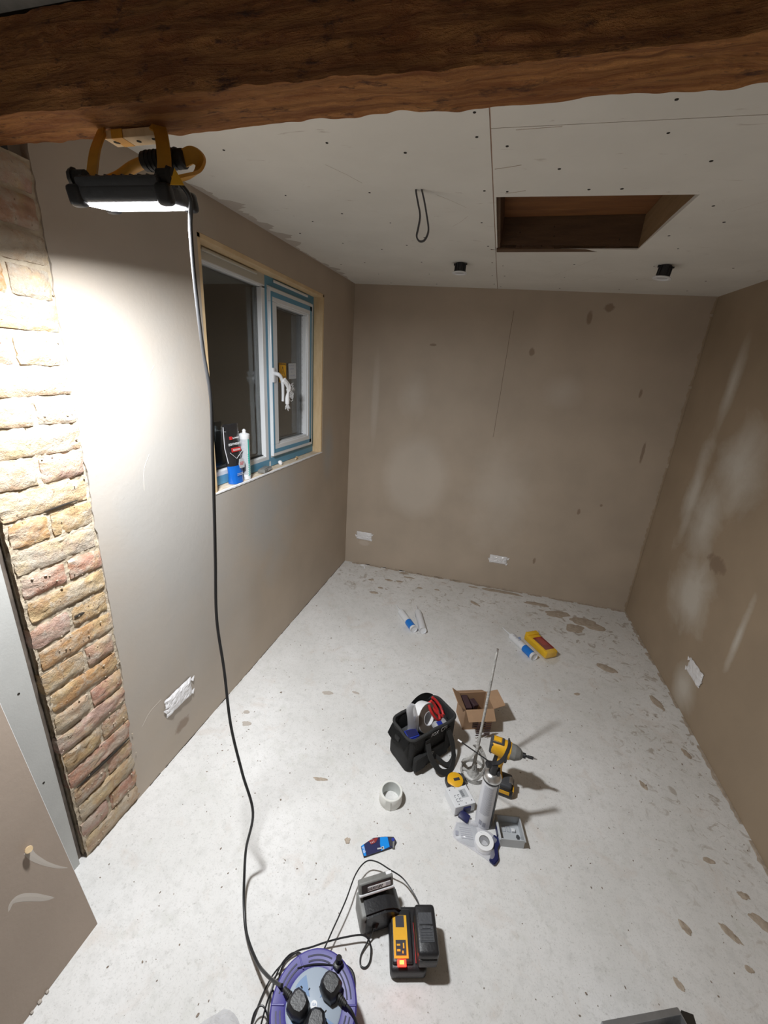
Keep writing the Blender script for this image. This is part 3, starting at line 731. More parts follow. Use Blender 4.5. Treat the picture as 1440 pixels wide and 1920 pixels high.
# ======================= CABLE REEL =======================
reel = thing('cable_reel', 'indigo extension cable reel lying flat with three black plugs in it', 'cable reel', RC, math.radians(15))
R = .108
bm = new(); lathe(bm, [(.070, RZ-.006), (R-.004, RZ-.008), (R, RZ-.004), (R, RZ+.001), (R-.004, RZ+.004), (.076, RZ+.003), (.070, RZ+.001)], 64, close=True); obj('upper_flange', bm, 'purple', reel, smooth=True)
bm = new()
for k in range(6):
    a0 = k*PI/3+.14
    for rr in (.083, .093):
        tube(bm, [(rr*math.cos(a0+.72*t/8), rr*math.sin(a0+.72*t/8), RZ+.0036) for t in range(9)], 0, flat=(.0035, .002), upv=(0, 0, 1))
obj('flange_slot', bm, 'ppurple', reel, kind='stuff')
bm = new()
for k in range(6):
    a0 = k*PI/3+.02; c_, s_ = math.cos(a0), math.sin(a0)
    bm = new(); box(bm, (.090*c_, .090*s_, RZ+.0045), (.032, .004, .002), rot=(0, 0, a0), bev=.0008); obj('flange_rib', bm, 'purple', reel)
bm = new(); lathe(bm, [(.0, RZ-.004), (.070, RZ-.004), (.070, RZ+.0025), (.066, RZ+.005), (0, RZ+.005)], 48); fp = obj('socket_face', bm, 'face', reel, smooth=True)
bm = new()
for c0 in (0, 2*PI/4, PI, 3*PI/2):
    pts = [(0.018*math.cos(c0+.78), .018*math.sin(c0+.78))]+[(.060*math.cos(c0+.5+.56*t/6), .060*math.sin(c0+.5+.56*t/6)) for t in range(7)]
    bm = new(); prism(bm, pts, RZ+.005, RZ+.0056); obj('face_print', bm, 'faceblue', fp)
bm = new()
def pins(cx, cy, an):
    M = TR((cx, cy, RZ+.0055), (0, 0, an))
    for (x, y, w, h) in ((0, .011, .004, .008), (-.011, -.006, .006, .003), (.011, -.006, .006, .003)):
        box(bm, (x, y, 0), (w*.8, h*.8, .0012), M=M)
for k in range(4): pins(.036*math.cos(k*PI/2+.9), .036*math.sin(k*PI/2+.9), k*PI/2-.7)
obj('socket_slot', bm, 'dark', fp, kind='stuff')
bm = new(); cyl(bm, (.0, 0, RZ+.004), (0, 0, RZ+.0062), .008); cyl(bm, (.012, -.014, RZ+.004), (.012, -.014, RZ+.0062), .007); obj('face_badge', bm, 'paper', fp)
text('face_lettering', '13A', .007, TR((0, 0, RZ+.0064)), 'faceblue', fp); text('face_lettering', '230V', .008, TR((-.03, .012, RZ+.006), (0, 0, .6)), 'paper', fp)
bm = new(); cyl(bm, (.030, .046, RZ+.003), (.030, .046, RZ+.011), .005, .0042, seg=14); obj('reset_button', bm, 'red', fp, smooth=True)
bm = new(); box(bm, (.052, .073, RZ+.010), (.024, .020, .016), rot=(0, 0, .9), bev=.004); cyl(bm, (.052, .073, RZ+.012), (.054, .078, RZ+.030), .007, .008, seg=14); obj('winding_knob', bm, 'blk', reel, smooth=True)
bm = new(); tube(bm, [(.052-.16*t, .072-.03*t+.014*math.sin(PI*t), RZ+.005) for t in [i/12 for i in range(9)]], .0018, 6); obj('handle_wire', bm, 'blk', reel)
bm = new(); lathe(bm, [(.0, .022), (.074, .022), (.074, RZ-.006), (.0, RZ-.006)], 40); obj('drum', bm, 'ppurple', reel)
bm = new(); lathe(bm, [(.0, .006), (R-.004, .006), (R, .010), (R, .016), (R-.004, .020), (0, .020)], 64); obj('lower_flange', bm, 'purple', reel, smooth=True)
bm = new()
P = []
for i in range(6*40):
    t = i/40*2*PI; P.append(((.079+.003*math.sin(i*.13))*math.cos(t), (.079+.003*math.sin(i*.13))*math.sin(t), .028+.0127*(i/40)+.002*math.sin(i*.5)))
tube(bm, P, .0055, 8); obj('wound_cable', bm, 'cable', reel, smooth=True)
bm = new()
for s in (-1, 1): tube(bm, spline([(s*.085, -.02, .006), (s*.10, .09, .004), (s*.07, .125, .004), (0, .13, .004)], 6), .004, 8)
obj('stand_frame', bm, 'blk', reel, smooth=True)
# third plug with stub of cord
third = thing('mains_plug', 'front black mains plug on the reel face, cut by the photo edge', 'plug', (.925, -2.700, RZ+.005))
plug(third, (.922, -2.690, RZ+.005), math.radians(10), None)

# tangle of thin cord at the left of the reel
tg = thing('cable_tangle', 'loose loops of thin black cable beside the left edge of the reel', 'cable', (.77, -2.62, 0))
bm = new()
for pts in ([(.835, -2.580, .09), (.800, -2.560, .07), (.775, -2.575, .05), (.760, -2.60, .012), (.765, -2.64, .006), (.79, -2.70, .01), (.80, -2.76, .006)],
            [(.842, -2.578, .07), (.81, -2.548, .05), (.78, -2.56, .03), (.75, -2.60, .012), (.742, -2.66, .006), (.75, -2.72, .006), (.78, -2.78, .006)],
            [(.77, -2.70, .01), (.772, -2.655, .055), (.778, -2.64, .06), (.785, -2.66, .05), (.795, -2.72, .02), (.80, -2.78, .01)],
            [(.755, -2.73, .01), (.745, -2.68, .03), (.765, -2.665, .035), (.80, -2.70, .02), (.79, -2.76, .01)]):
    tube(bm, [p-Vector(tg.location) for p in spline(pts, 10)], .0022, 8)
obj('cable', bm, 'cable', tg, smooth=True)

# ======================= CHARGERS =======================
ch1 = thing('battery_charger', 'black battery charger with yellow label and glowing red light, battery docked', 'charger', (1.112, -2.415, 0), math.radians(17))
# local +y away from camera ; label side is local -x
bm = new(); box(bm, (-.015, 0, .022), (.105, .150, .042), bev=.010, seg=3); box(bm, (-.032, .0, .046), (.06, .125, .014), bev=.005, seg=3); obj('charger_body', bm, 'blk', ch1, smooth=True)
bm = new(); box(bm, (-.036, -.004, .0536), (.042, .098, .0012), bev=.0005); lb = obj('charger_label', bm, 'yellow', ch1, label='yellow label plate')
bm = new(); box(bm, (-.036, -.030, .0545), (.030, .034, .0008)); box(bm, (-.036, .030, .0545), (.026, .028, .0008)); obj('label_print', bm, 'print', lb)
bm = new()
for (x, y, w, h) in ((-.043, -.024, .010, .004), (-.043, -.036, .010, .005), (-.028, -.026, .004, .012), (-.031, -.040, .004, .006)): box(bm, (x, y, .0551), (w, h, .0006))
obj('label_print', bm, 'yellow', lb)
bm = new(); box(bm, (-.036, -.063, .0540), (.026, .016, .004), bev=.002); obj('indicator_light', bm, 'led_red', ch1, label='red indicator light')
bm = new(); box(bm, (-.036, -.062, .0562), (.012, .008, .001), bev=.0004); obj('indicator_core', bm, 'led_core', ch1)
pl = bpy.data.lights.new('indicator_glow', 'POINT'); pl.energy = .03; pl.color = (1, .03, .02); pl.shadow_soft_size = .006
po = bpy.data.objects.new('indicator_glow', pl); COL.objects.link(po); po.parent = ch1; po.location = (-.030, -.064, .068)
bm = new(); tube(bm, [(.006, -.06, .046), (.007, 0, .0475), (.006, .03, .0475)], .0010, 6); obj('housing_seam', bm, 'red', ch1)
# battery block docked on the right
bat = thing('battery_pack', 'black slide battery docked on the right side of the black charger', 'battery', (1.150, -2.415, .048), math.radians(17))
bm = new(); box(bm, (.0, 0, .030), (.062, .118, .060), bev=.010, seg=3); box(bm, (0, -.052, .022), (.054, .020, .036), bev=.005); obj('battery_case', bm, 'blk', bat, smooth=True)
bm = new(); box(bm, (-.001, .022, .0605), (.040, .028, .002), bev=.0008); box(bm, (-.001, -.014, .0605), (.042, .036, .002), bev=.0008)
for i in range(5): box(bm, (-.001, -.004-.006*i, .062), (.034, .002, .0012))
box(bm, (-.001, .001, .062), (.024, .006, .002)); obj('battery_latch', bm, 'dgrey', bat)
c1 = thing('charger_cord', 'thin black cord looping from the black charger back to the reel', 'cable', (1.0, -2.3, 0))
bm = new(); tube(bm, [p-Vector(c1.location) for p in spline([(1.135, -2.345, .020), (1.105, -2.31, .030), (1.055, -2.275, .035), (1.005, -2.268, .045), (.955, -2.262, .050), (.921, -2.273, .05), (.900, -2.318, .05), (.893, -2.395, .05), (.880, -2.47, .045), (.866, -2.53, .035), (.84, -2.555, .02), (.80, -2.575, .008), (.775, -2.62, .005)], 10)], .0022, 8)
obj('cable', bm, 'cable', c1, smooth=True)
c1b = thing('mains_plug', 'black mains plug at the back right of the reel face', 'plug', (.932, -2.619, RZ+.005))
plug(c1b, (.932, -2.619, RZ+.005), math.radians(70), None)
bm = new(); tube(bm, [p-Vector(c1b.location) for p in spline([(.976, -2.634, RZ+.018), (1.0, -2.644, RZ+.016), (1.022, -2.66, RZ-.01), (1.035, -2.69, .06), (1.03, -2.74, .01), (1.0, -2.79, .004)], 8)], .0032, 8)
obj('cable', bm, 'cable', c1b, smooth=True)

ch2 = thing('tool_charger', 'rounded black and grey charger with a silver battery on top', 'charger', (1.000, -2.372, 0), math.radians(32))
bm = new()
prof = [(-.062, 0), (.052, 0), (.064, .02), (.062, .050), (.040, .078), (.005, .090), (-.062, .088)]
prism(bm, prof, -.036, .040, basis((0, 0, 0), (1, 0, 0), (0, 0, 1)))
bmesh.ops.bevel(bm, geom=[e for e in bm.edges], offset=.007, segments=2, affect='EDGES')
obj('charger_body', bm, 'blk', ch2, smooth=True)
bm = new(); box(bm, (-.050, 0, .042), (.042, .074, .080), bev=.008, seg=3); sd = obj('charger_side', bm, 'mgrey', ch2, smooth=True, label='grey side panel')
bm = new(); box(bm, (-.058, -.0373, .066), (.005, .002, .010)); box(bm, (-.040, -.0373, .066), (.009, .002, .010)); obj('vent_slot', bm, 'dark', sd)
bm = new(); box(bm, (.022, -.034, .052), (.045, .010, .030), rot=(0, .5, 0), bev=.006, seg=3); cyl(bm, (-.020, -.030, .040), (-.030, -.046, .034), .012, .007, seg=14); obj('carry_lip', bm, 'blkrub', ch2, smooth=True)
sb = thing('silver_battery', 'silver-grey slab battery with printed label on top of the rounded charger', 'battery', (.975, -2.353, .090), rot=(math.radians(-24), 0, math.radians(32)))
bm = new(); box(bm, (0, -.012, .018), (.112, .024, .040), bev=.006, seg=3); obj('battery_case', bm, 'mgrey', sb, smooth=True)
bm = new(); box(bm, (0, -.0245, .021), (.096, .002, .024), bev=.0008); fb = obj('battery_window', bm, 'blk', sb)
bm = new(); box(bm, (.008, -.0260, .019), (.074, .001, .013), bev=.0004); lb2 = obj('battery_label', bm, 'paper', sb, label='white printed strip')
rule('label_print', 2, .05, .0022, basis((-.004, -.0268, .019), (1, 0, 0), (0, 0, 1)), 'print', lb2)
bm = new(); 
for i in range(9): box(bm, (.030+.0016*i, -.0267, .019), (.0008, .0004, .009))
obj('label_print', bm, 'printg', lb2)
bm = new(); box(bm, (0, -.020, .0035), (.112, .014, .007), bev=.002); obj('battery_rail', bm, 'white', sb)
bm = new(); box(bm, (.044, -.012, .0385), (.018, .012, .002), bev=.0008); obj('paint_splash', bm, 'paper', sb)
c2 = thing('charger_cord', 'thin black cord with a small loop from the rounded charger to the reel', 'cable', (.95, -2.47, 0))
bm = new(); tube(bm, [p-Vector(c2.location) for p in spline([(.995, -2.418, .036), (.992, -2.435, .022), (.984, -2.455, .010), (.975, -2.482, .004), (.981, -2.503, .004), (.996, -2.503, .004), (1.004, -2.487, .006), (.999, -2.462, .014), (.986, -2.450, .024), (.965, -2.450, .03), (.924, -2.467, .03), (.875, -2.49, .025), (.83, -2.515, .02), (.79, -2.535, .014), (.768, -2.565, .008), (.772, -2.61, .006), (.79, -2.66, .008)], 10)], .0024, 8)
obj('cable', bm, 'cable', c2, smooth=True)

# ======================= TOOL BAG =======================
bag = thing('tool_bag', 'open black nylon tool bag full of rolls and pliers', 'bag', (1.018, -1.727, 0), math.radians(50))
L, D, H = .275, .150, .180
bm = new()
def bagring(s, z, bulge=0):
    P = []; hx_, hy_ = L/2*s, D/2*s; rr = .03; n = 5
    for (cx, cy, a0) in ((hx_-rr, hy_-rr, 0), (-hx_+rr, hy_-rr, PI/2), (-hx_+rr, -hy_+rr, PI), (hx_-rr, -hy_+rr, 3*PI/2)):
        for k in range(n+1):
            a_ = a0+PI/2*k/n; P.append((cx+rr*math.cos(a_), cy+rr*math.sin(a_)))
    out = []
    for i in range(len(P)):
        x0_, y0_ = P[i]; x1_, y1_ = P[(i+1) % len(P)]
        m = 6 if math.hypot(x1_-x0_, y1_-y0_) > .05 else 1
        for t in range(m): out.append((x0_+(x1_-x0_)*t/m, y0_+(y1_-y0_)*t/m))
    return [Vector((x+.004*N((x*22, z*20, 5)), y+.006*N((x*20, z*18, y*9)), z+.005*N((x*14, y*14, 9)))) for x, y in out]
lv = [(.93, .0), (1.0, .012), (1.0, .06), (.985, .11), (1.0, .16), (.99, H), (.95, H+.004), (.90, H-.01), (.90, .10), (.88, .03)]
prev = None
for s, z in lv:
    cur = [bm.verts.new(p) for p in bagring(s, z)]
    if prev:
        n = len(cur)
        for i in range(n): bm.faces.new((prev[i], prev[(i+1) % n], cur[(i+1) % n], cur[i]))
    else: bm.faces.new(cur[::-1])
    prev = cur
bm.faces.new(prev)
obj('bag_body', bm, 'fabric', bag, smooth=True)
bm = new(); P = bagring(.985, H+.002); P.append(P[0]); tube(bm, P, .0065, 8); obj('zip_edge', bm, 'webbing', bag, smooth=True)
# raised lid flap at the back right
bm = new()
def lf(u, v):
    x = -.02+.15*u; h = .055*math.sin(PI*min(1, u*1.0))**.7*(1-.25*u)
    return Vector((x, D/2-.006+.020*math.sin(v*PI/2)-.008*u, H-.004+h*v))
vs = grid(bm, 14, 5, lf); bmesh.ops.solidify(bm, geom=bm.faces[:], thickness=.004)
obj('lid_flap', bm, 'fabric', bag, smooth=True)
bm = new()
def lf2(u, v):
    return Vector((-L/2+.004-.024*v, -D/2+.015+.12*u, H-.002-.045*v+.01*math.sin(u*6)))
grid(bm, 10, 4, lf2); bmesh.ops.solidify(bm, geom=bm.faces[:], thickness=.005); box(bm, (-L/2-.016, -.005, .155), (.010, .030, .020), bev=.003)
obj('end_flap', bm, 'fabric', bag, smooth=True)
bm = new(); box(bm, (-.085, -D/2-.010, .055), (.062, .024, .075), bev=.008, seg=3); box(bm, (-.085, -D/2-.018, .090), (.066, .014, .014), bev=.005); obj('front_pocket', bm, 'fabric', bag, smooth=True)
bm = new(); box(bm, (.02, -D/2-.003, .045), (.13, .010, .08), bev=.004); obj('front_pocket', bm, 'fabric', bag, smooth=True)
# webbing straps and drooping handle
for x in (-.045, .075):
    bm = new(); box(bm, (x, -D/2-.006, .08), (.026, .005, .15), bev=.001); obj('strap', bm, 'webbing', bag)
bm = new(); tube(bm, spline([(-.045, -D/2-.009, .135), (-.050, -D/2-.040, .09), (-.02, -D/2-.075, .03), (.03, -D/2-.085, .010), (.07, -D/2-.065, .03), (.082, -D/2-.035, .09), (.075, -D/2-.009, .145)], 8), 0, flat=(.024, .004), upv=(0, -1, 0)); obj('carry_handle', bm, 'webbing', bag, smooth=True)
bm = new(); tube(bm, spline([(.0, -D/2-.02, .05), (.04, -D/2-.06, .012), (.10, -D/2-.04, .006), (.13, -D/2, .006)], 6), 0, flat=(.02, .003)); obj('shoulder_strap', bm, 'webbing', bag)
text('bag_lettering', 'FOX', .026, basis((-.004, -D/2-.0045, .163), (1, 0, 0), (0, -.05, 1)), 'silverprint', bag, sx=.8)
text('bag_lettering', 'CTL', .036, basis((.052, -D/2-.0045, .163), (1, 0, 0), (0, -.05, 1)), 'silverprint', bag, sx=.65)
bm = new(); box(bm, (-.014, -D/2-.010, .06), (.014, .003, .026), rot=(0, .5, 0), bev=.001); obj('metal_buckle', bm, 'steel', bag)
def inbag(x, y, z):
    c_, s_ = math.cos(math.radians(50)), math.sin(math.radians(50)); return (1.018+x*c_-y*s_, -1.727+x*s_+y*c_, z)
A33 = math.radians(50)
# contents
t = thing('duct_tape_roll', 'white-sided tape roll with brown rim standing in the tool bag', 'tape roll', inbag(.018, .018, .160), rot=(math.radians(66), 0, A33+.15))
bm = new(); lathe(bm, [(.031, -.026), (.065, -.026), (.065, .026), (.031, .026)], 48, close=True); obj('tape', bm, 'paper', t, smooth=True)
bm = new(); lathe(bm, [(.0305, .0262), (.0645, .0262), (.0645, .0275), (.0305, .0275)], 48, close=True); obj('tape_side', bm, 'ducttape', t)
bm = new(); lathe(bm, [(.0285, -.026), (.031, -.026), (.031, .0282), (.0285, .0282)], 40, close=True); obj('cardboard_core', bm, 'paper', t, smooth=True)
t = thing('tool_sleeve', 'long clear plastic sleeve with dark tool standing up in the tool bag', 'packet', inbag(-.066, .002, .135), rot=(math.radians(3), math.radians(-3), A33-.6))
bm = new(); tube(bm, spline([(0, 0, -.02), (.004, 0, .03), (.0, .0, .085), (-.008, 0, .135), (-.004, 0, .162)], 6), lambda u: .024*(1-.5*u**5), 12)
for v in bm.verts: v.co.y *= .45
obj('sleeve', bm, 'clear2', t, smooth=True)
bm = new(); tube(bm, spline([(-.006, 0, .02), (-.004, 0, .06), (-.012, 0, .12), (-.008, 0, .156)], 6), lambda u: .012, 10)
for v in bm.verts: v.co.y *= .45
obj('tool_blade', bm, 'dgrey', t, smooth=True)
bm = new(); box(bm, (.008, -.010, .09), (.006, .002, .03)); obj('sleeve_print', bm, 'printg', t)
t = thing('blue_case', 'small blue plastic bit case inside the tool bag', 'case', inbag(-.088, -.022, .115), A33-.2)
bm = new(); box(bm, (0, 0, .022), (.055, .045, .05), bev=.003)
for i in range(4): box(bm, (0, -.0235, .008+.010*i), (.05, .002, .002))
obj('case_body', bm, 'royal', t, smooth=True)
bm = new(); box(bm, (0, 0, .0475), (.048, .036, .003), bev=.001); obj('case_lid', bm, 'navy', t)
def pliers(name, lab, loc, rz, tilt):
    t = thing(name, lab, 'pliers', loc, rot=(tilt, 0, rz))
    for s in (-1, 1):
        bm = new(); tube(bm, spline([(s*.004, 0, 0), (s*.020, 0, .03), (s*.022, 0, .065), (s*.014, 0, .092)], 6), lambda u: .0065, 10); h = obj('grip', bm, 'red', t, smooth=True)
        bm = new(); tube(bm, spline([(s*.015, -.006, .022), (s*.0255, -.0, .055)], 4), .002, 6); obj('grip_inlay', bm, 'dgrey', h)
    bm = new(); cyl(bm, (0, -.006, -.004), (0, .006, -.004), .011, seg=16); box(bm, (0, 0, -.022), (.016, .008, .036), bev=.003); obj('jaws', bm, 'steel', t, smooth=True)
pliers('pliers', 'red handled pliers sticking out of the tool bag beside the tape', inbag(.070, -.030, .155), A33+.5, math.radians(-38))
pliers('pliers', 'second red handled pliers at the right end of the tool bag', inbag(.100, -.020, .155), A33+.4, math.radians(-50))
t = thing('blue_packet', 'blue and white packet under the pliers in the tool bag', 'packet', inbag(.060, -.040, .130), rot=(.3, .2, A33))
bm = new(); box(bm, (0, 0, .012), (.07, .045, .03), bev=.006); obj('packet_body', bm, 'clear2', t, smooth=True)
bm = new(); box(bm, (-.01, 0, .026), (.03, .03, .006), bev=.002); obj('packet_content', bm, 'royal', t)
t = thing('folded_cloth', 'dark stuffing filling the bottom of the tool bag', 'cloth', inbag(.0, .0, .098), A33)
bm = new(); grid(bm, 16, 10, lambda u, v: Vector((-.108+.216*u, -.062+.124*v, .012*N((u*5, v*4, 2))+.004)))
obj('cloth', bm, 'dgrey', t, smooth=True)

# ======================= CARDBOARD BOX =======================
cb = thing('cardboard_box', 'small open cardboard box with flaps spread, behind the tool bag', 'box', (1.243, -1.478, 0), math.radians(21.7))
bw, bd, bh = .142, .112, .122
bm = new(); th = .003
for c, s in [((0, -bd/2, bh/2), (bw, th, bh)), ((0, bd/2, bh/2), (bw, th, bh)), ((-bw/2, 0, bh/2), (th, bd, bh)), ((bw/2, 0, bh/2), (th, bd, bh)), ((0, 0, .003), (bw, bd, th))]: box(bm, c, s)
obj('box_wall', bm, 'card', cb)
def flap(p0, p1, out, l, taper=.0):
    bm = new(); p0 = Vector(p0); p1 = Vector(p1); o_ = Vector(out).normalized()*l; e = (p1-p0)*taper
    q = [p0, p1, p1+o_-e, p0+o_+e]; n = (p1-p0).cross(o_).normalized()*.0015
    lo_ = [bm.verts.new(v-n) for v in q]; hi_ = [bm.verts.new(v+n) for v in q]
    bm.faces.new(hi_); bm.faces.new(lo_[::-1])
    for i in range(4): bm.faces.new((lo_[i], lo_[(i+1) % 4], hi_[(i+1) % 4], hi_[i]))
    obj('box_flap', bm, 'card', cb)
flap((-bw/2, -bd/2, bh), (bw/2, -bd/2, bh), (0, -.9, -.55), .055, .03)
flap((-bw/2, bd/2, bh), (-bw/2, -bd/2, bh), (-.75, 0, .65), .055, .03)
flap((bw/2, -bd/2, bh), (bw/2, bd/2, bh), (.95, 0, .25), .060, .03)
flap((bw/2, bd/2, bh), (-bw/2, bd/2, bh), (0, .95, -.6), .05, .03)
bm = new()
for i in range(7): box(bm, (.028, -bd/2-.0545, .100-.0115*i-.012), (.030, .003, .0042), rot=(-.5, 0, 0))
for i in range(7): box(bm, (-.012+.0, -bd/2-.0545, .100-.0115*i-.012), (.028, .003, .0042), rot=(-.5, 0, 0))
for i in range(8):
    for x in (.028, -.012): box(bm, (x, -bd/2-.002, .100-.012*i), (.029, .002, .006))
obj('nail_strip_print', bm, 'nail', cb, kind='stuff')
bm = new(); box(bm, (-.045, .01, .062), (.03, .085, .10), bev=.002); box(bm, (-.005, .025, .05), (.03, .045, .09), rot=(.1, .1, .3), bev=.004); obj('box_contents', bm, 'nail', cb)

# ======================= MIXING PADDLE =======================
pd = thing('mixing_paddle', 'plaster-crusted mixing paddle standing on its hoop head', 'paddle', (1.262, -1.775, 0))
base = Vector((1.262, -1.775, 0))
bm = new(); tube(bm, [Vector(p)-base for p in [(1.258, -1.783, .030), (1.262, -1.765, .14), (1.266, -1.745, .24), (1.271, -1.718, .38), (1.278, -1.681, .575)]], lambda u: .0075-.0025*u+.0006*math.sin(u*60), 10); obj('shaft', bm, 'plastered', pd, smooth=True)
bm = new(); tube(bm, [Vector(p)-base for p in [(1.278, -1.681, .573), (1.2785, -1.6785, .586)]], .0048, 8); obj('shaft_tip', bm, 'steel', pd)
bm = new(); lathe(bm, [(.052, .002), (.057, .002), (.057, .016), (.052, .016)], 40, close=True); obj('hoop', bm, 'plastered', pd, smooth=True)
bm = new()
for k in range(3):
    a0 = k*2*PI/3+.5
    P = [Vector((.054*math.cos(a0+1.9*t)*(1-.85*max(0, t-.55)/.45), .054*math.sin(a0+1.9*t)*(1-.85*max(0, t-.55)/.45)+.012*t, .010+.125*t)) for t in [i/16 for i in range(17)]]
    tube(bm, P, 0, flat=(.014, .004), upv=(math.cos(a0), math.sin(a0), 0))
tube(bm, [(.052*math.cos(t), .052*math.sin(t), .006) for t in (0, PI)], 0, flat=(.012, .004)); obj('blade_band', bm, 'plastered', pd, smooth=True)
bm = new(); lathe(bm, [(.0, .001), (.030, .001), (.026, .008), (.012, .030), (.010, .055), (.0, .058)], 20); obj('hub', bm, 'plastered', pd, smooth=True)

# ======================= FOAM CAN =======================
can = thing('foam_can', 'tall grey and black expanding foam can with a black applicator on top', 'can', (1.312, -1.975, 0))
bm = new(); lathe(bm, [(0, 0), (.029, 0), (.032, .003), (.0325, .008), (.0325, .235), (.0325, .240)], 40); obj('can_body', bm, 'canlabel', can, smooth=True)
bm = new()
def arc(bm, r, a0, a1, z0, z1, n=14):
    grid(bm, n, 1, lambda u, v: Vector((r*math.cos(a0+(a1-a0)*u), r*math.sin(a0+(a1-a0)*u), z0+(z1-z0)*v)))
arc(bm, .0329, -.85, .9, .006, .238); arc(bm, .0329, .9, 2.6, .006, .238, 16); obj('label_panel', bm, 'dgrey', can, smooth=True)
bm = new(); arc(bm, .0332, -.62, -.52, .006, .238, 3); obj('label_stripe', bm, 'alu', can)
bm = new()
for i in range(26):
    zz = .215-.0055*i; arc(bm, .0331, -2.35, -1.15-.15*random.random(), zz, zz+.0016, 8)
for a0, z0 in ((-2.2, .020), (-1.75, .016)): arc(bm, .0331, a0, a0+.35, z0, z0+.022, 4)
obj('label_print', bm, 'printg', can, kind='stuff')
bm = new(); lathe(bm, [(.0335, .236), (.0340, .240), (.0335, .244), (.027, .258), (.016, .264), (0, .265)], 40); obj('can_dome', bm, 'alu', can, smooth=True)
bm = new(); lathe(bm, [(.0336, .230), (.0343, .236), (.0336, .2405), (.0336, .2405)], 40); obj('black_rim', bm, 'blk', can, smooth=True)
bm = new(); cyl(bm, (0, 0, .258), (0, 0, .300), .017, .013, seg=20); box(bm, (-.014, .004, .290), (.034, .022, .018), rot=(0, .2, .3), bev=.004); box(bm, (.018, .0, .270), (.012, .026, .02), bev=.004); obj('valve_head', bm, 'blk', can, smooth=True)
bm = new(); tube(bm, spline([(-.01, .0, .298), (.012, .006, .306), (.030, .014, .330), (.040, .020, .385), (.038, .019, .405)], 6), 0, flat=(.014, .005), upv=(0, 0, 1)); obj('trigger_lever', bm, 'blk', can, smooth=True)
STR = Vector((1.173-1.312, -1.94+1.975, .330))
bm = new(); p0 = Vector((-.012, .004, .298)); tube(bm, [p0.lerp(STR, i/30) for i in range(31)], lambda u: .0024+.0005*math.sin(u*90), 8); obj('spray_straw', bm, 'blk', can, smooth=True)
bm = new(); d_ = (STR-p0).normalized(); tube(bm, [STR-d_*.012, STR-d_*.002, STR+d_*.004], lambda u: .0032, 8); obj('straw_tip', bm, 'paper', can)

# ======================= IMPACT DRIVER =======================
dr = thing('impact_driver', 'yellow and black cordless impact driver standing on its battery', 'drill', (1.375, -1.812, 0), math.radians(-6))
bm = new()
prev = None
for x, w, h, z in [(-.068, .040, .042, .215), (-.062, .054, .058, .215), (-.03, .060, .066, .214), (.0, .060, .066, .213), (.012, .058, .062, .213)]:
    cur = []
    for k in range(16):
        a_ = 2*PI*k/16; cur.append(bm.verts.new((x, w/2*math.copysign(abs(math.cos(a_))**.7, math.cos(a_)), z+h/2*math.copysign(abs(math.sin(a_))**.7, math.sin(a_)))))
    if prev:
        for i in range(16): bm.faces.new((prev[i], prev[(i+1) % 16], cur[(i+1) % 16], cur[i]))
    else: bm.faces.new(cur[::-1])
    prev = cur
bm.faces.new(prev); obj('motor_housing', bm, 'yellow', dr, smooth=True)
bm = new(); box(bm, (-.042, 0, .246), (.050, .036, .010), bev=.004, seg=2); box(bm, (-.064, 0, .215), (.016, .050, .050), bev=.006); box(bm, (-.002, 0, .213), (.007, .063, .069), bev=.003); obj('grip_inlay', bm, 'dgrey', dr, smooth=True)
bm = new(); box(bm, (-.045, 0, .2515), (.030, .022, .0012)); tube(bm, [(-.062, -.014, .2515), (-.028, -.014, .2515), (-.028, .014, .2515), (-.062, .014, .2515)], .0008, 5); obj('badge_outline', bm, 'yellow', dr)
bm = new(); cyl(bm, (.010, 0, .213), (.030, 0, .213), .031, .030, seg=24); cyl(bm, (.030, 0, .213), (.050, 0, .213), .030, .021, seg=24); cyl(bm, (.050, 0, .213), (.058, 0, .214), .021, .012, seg=24); obj('gear_case', bm, 'mgrey', dr, smooth=True)
bm = new(); cyl(bm, (.056, 0, .214), (.070, 0, .215), .0105, seg=16); cyl(bm, (.070, 0, .215), (.078, 0, .2155), .005, seg=12); cyl(bm, (.078, 0, .2155), (.098, 0, .217), .0062, seg=12); obj('chuck', bm, 'blk', dr, smooth=True)
bm = new(); cyl(bm, (.098, 0, .217), (.100, 0, .217), .0064, seg=12); cyl(bm, (.100, 0, .217), (.113, 0, .218), .003, .002, seg=8); obj('screwdriver_bit', bm, 'steel', dr)
bm = new(); tube(bm, spline([(-.018, 0, .190), (-.022, 0, .15), (-.024, 0, .11), (-.018, 0, .07), (-.015, 0, .055)], 5), lambda u: .020-.003*math.sin(u*PI), 14); obj('handle', bm, 'yellow', dr, smooth=True)
bm = new(); tube(bm, spline([(-.030, 0, .180), (-.034, 0, .15), (-.036, 0, .11), (-.029, 0, .07)], 5), .014, 12); tube(bm, spline([(-.003, 0, .18), (-.004, 0, .15)], 4), .009, 8); obj('rubber_grip', bm, 'blkrub', dr, smooth=True)
bm = new(); box(bm, (-.008, 0, .050), (.100, .066, .024), bev=.008, seg=3); obj('foot_plate', bm, 'dgrey', dr, smooth=True)
bm = new(); box(bm, (-.004, 0, .022), (.112, .074, .042), bev=.009, seg=3); db = obj('battery', bm, 'blk', dr, smooth=True, label='black battery base')
bm = new(); box(bm, (.050, -.014, .030), (.008, .030, .022), bev=.002); box(bm, (.015, -.0375, .030), (.045, .002, .016), bev=.0005); obj('battery_badge', bm, 'yellow', db)
bm = new(); box(bm, (.038, 0, .062), (.016, .03, .008), bev=.002); obj('belt_hook', bm, 'steel', dr, smooth=True)

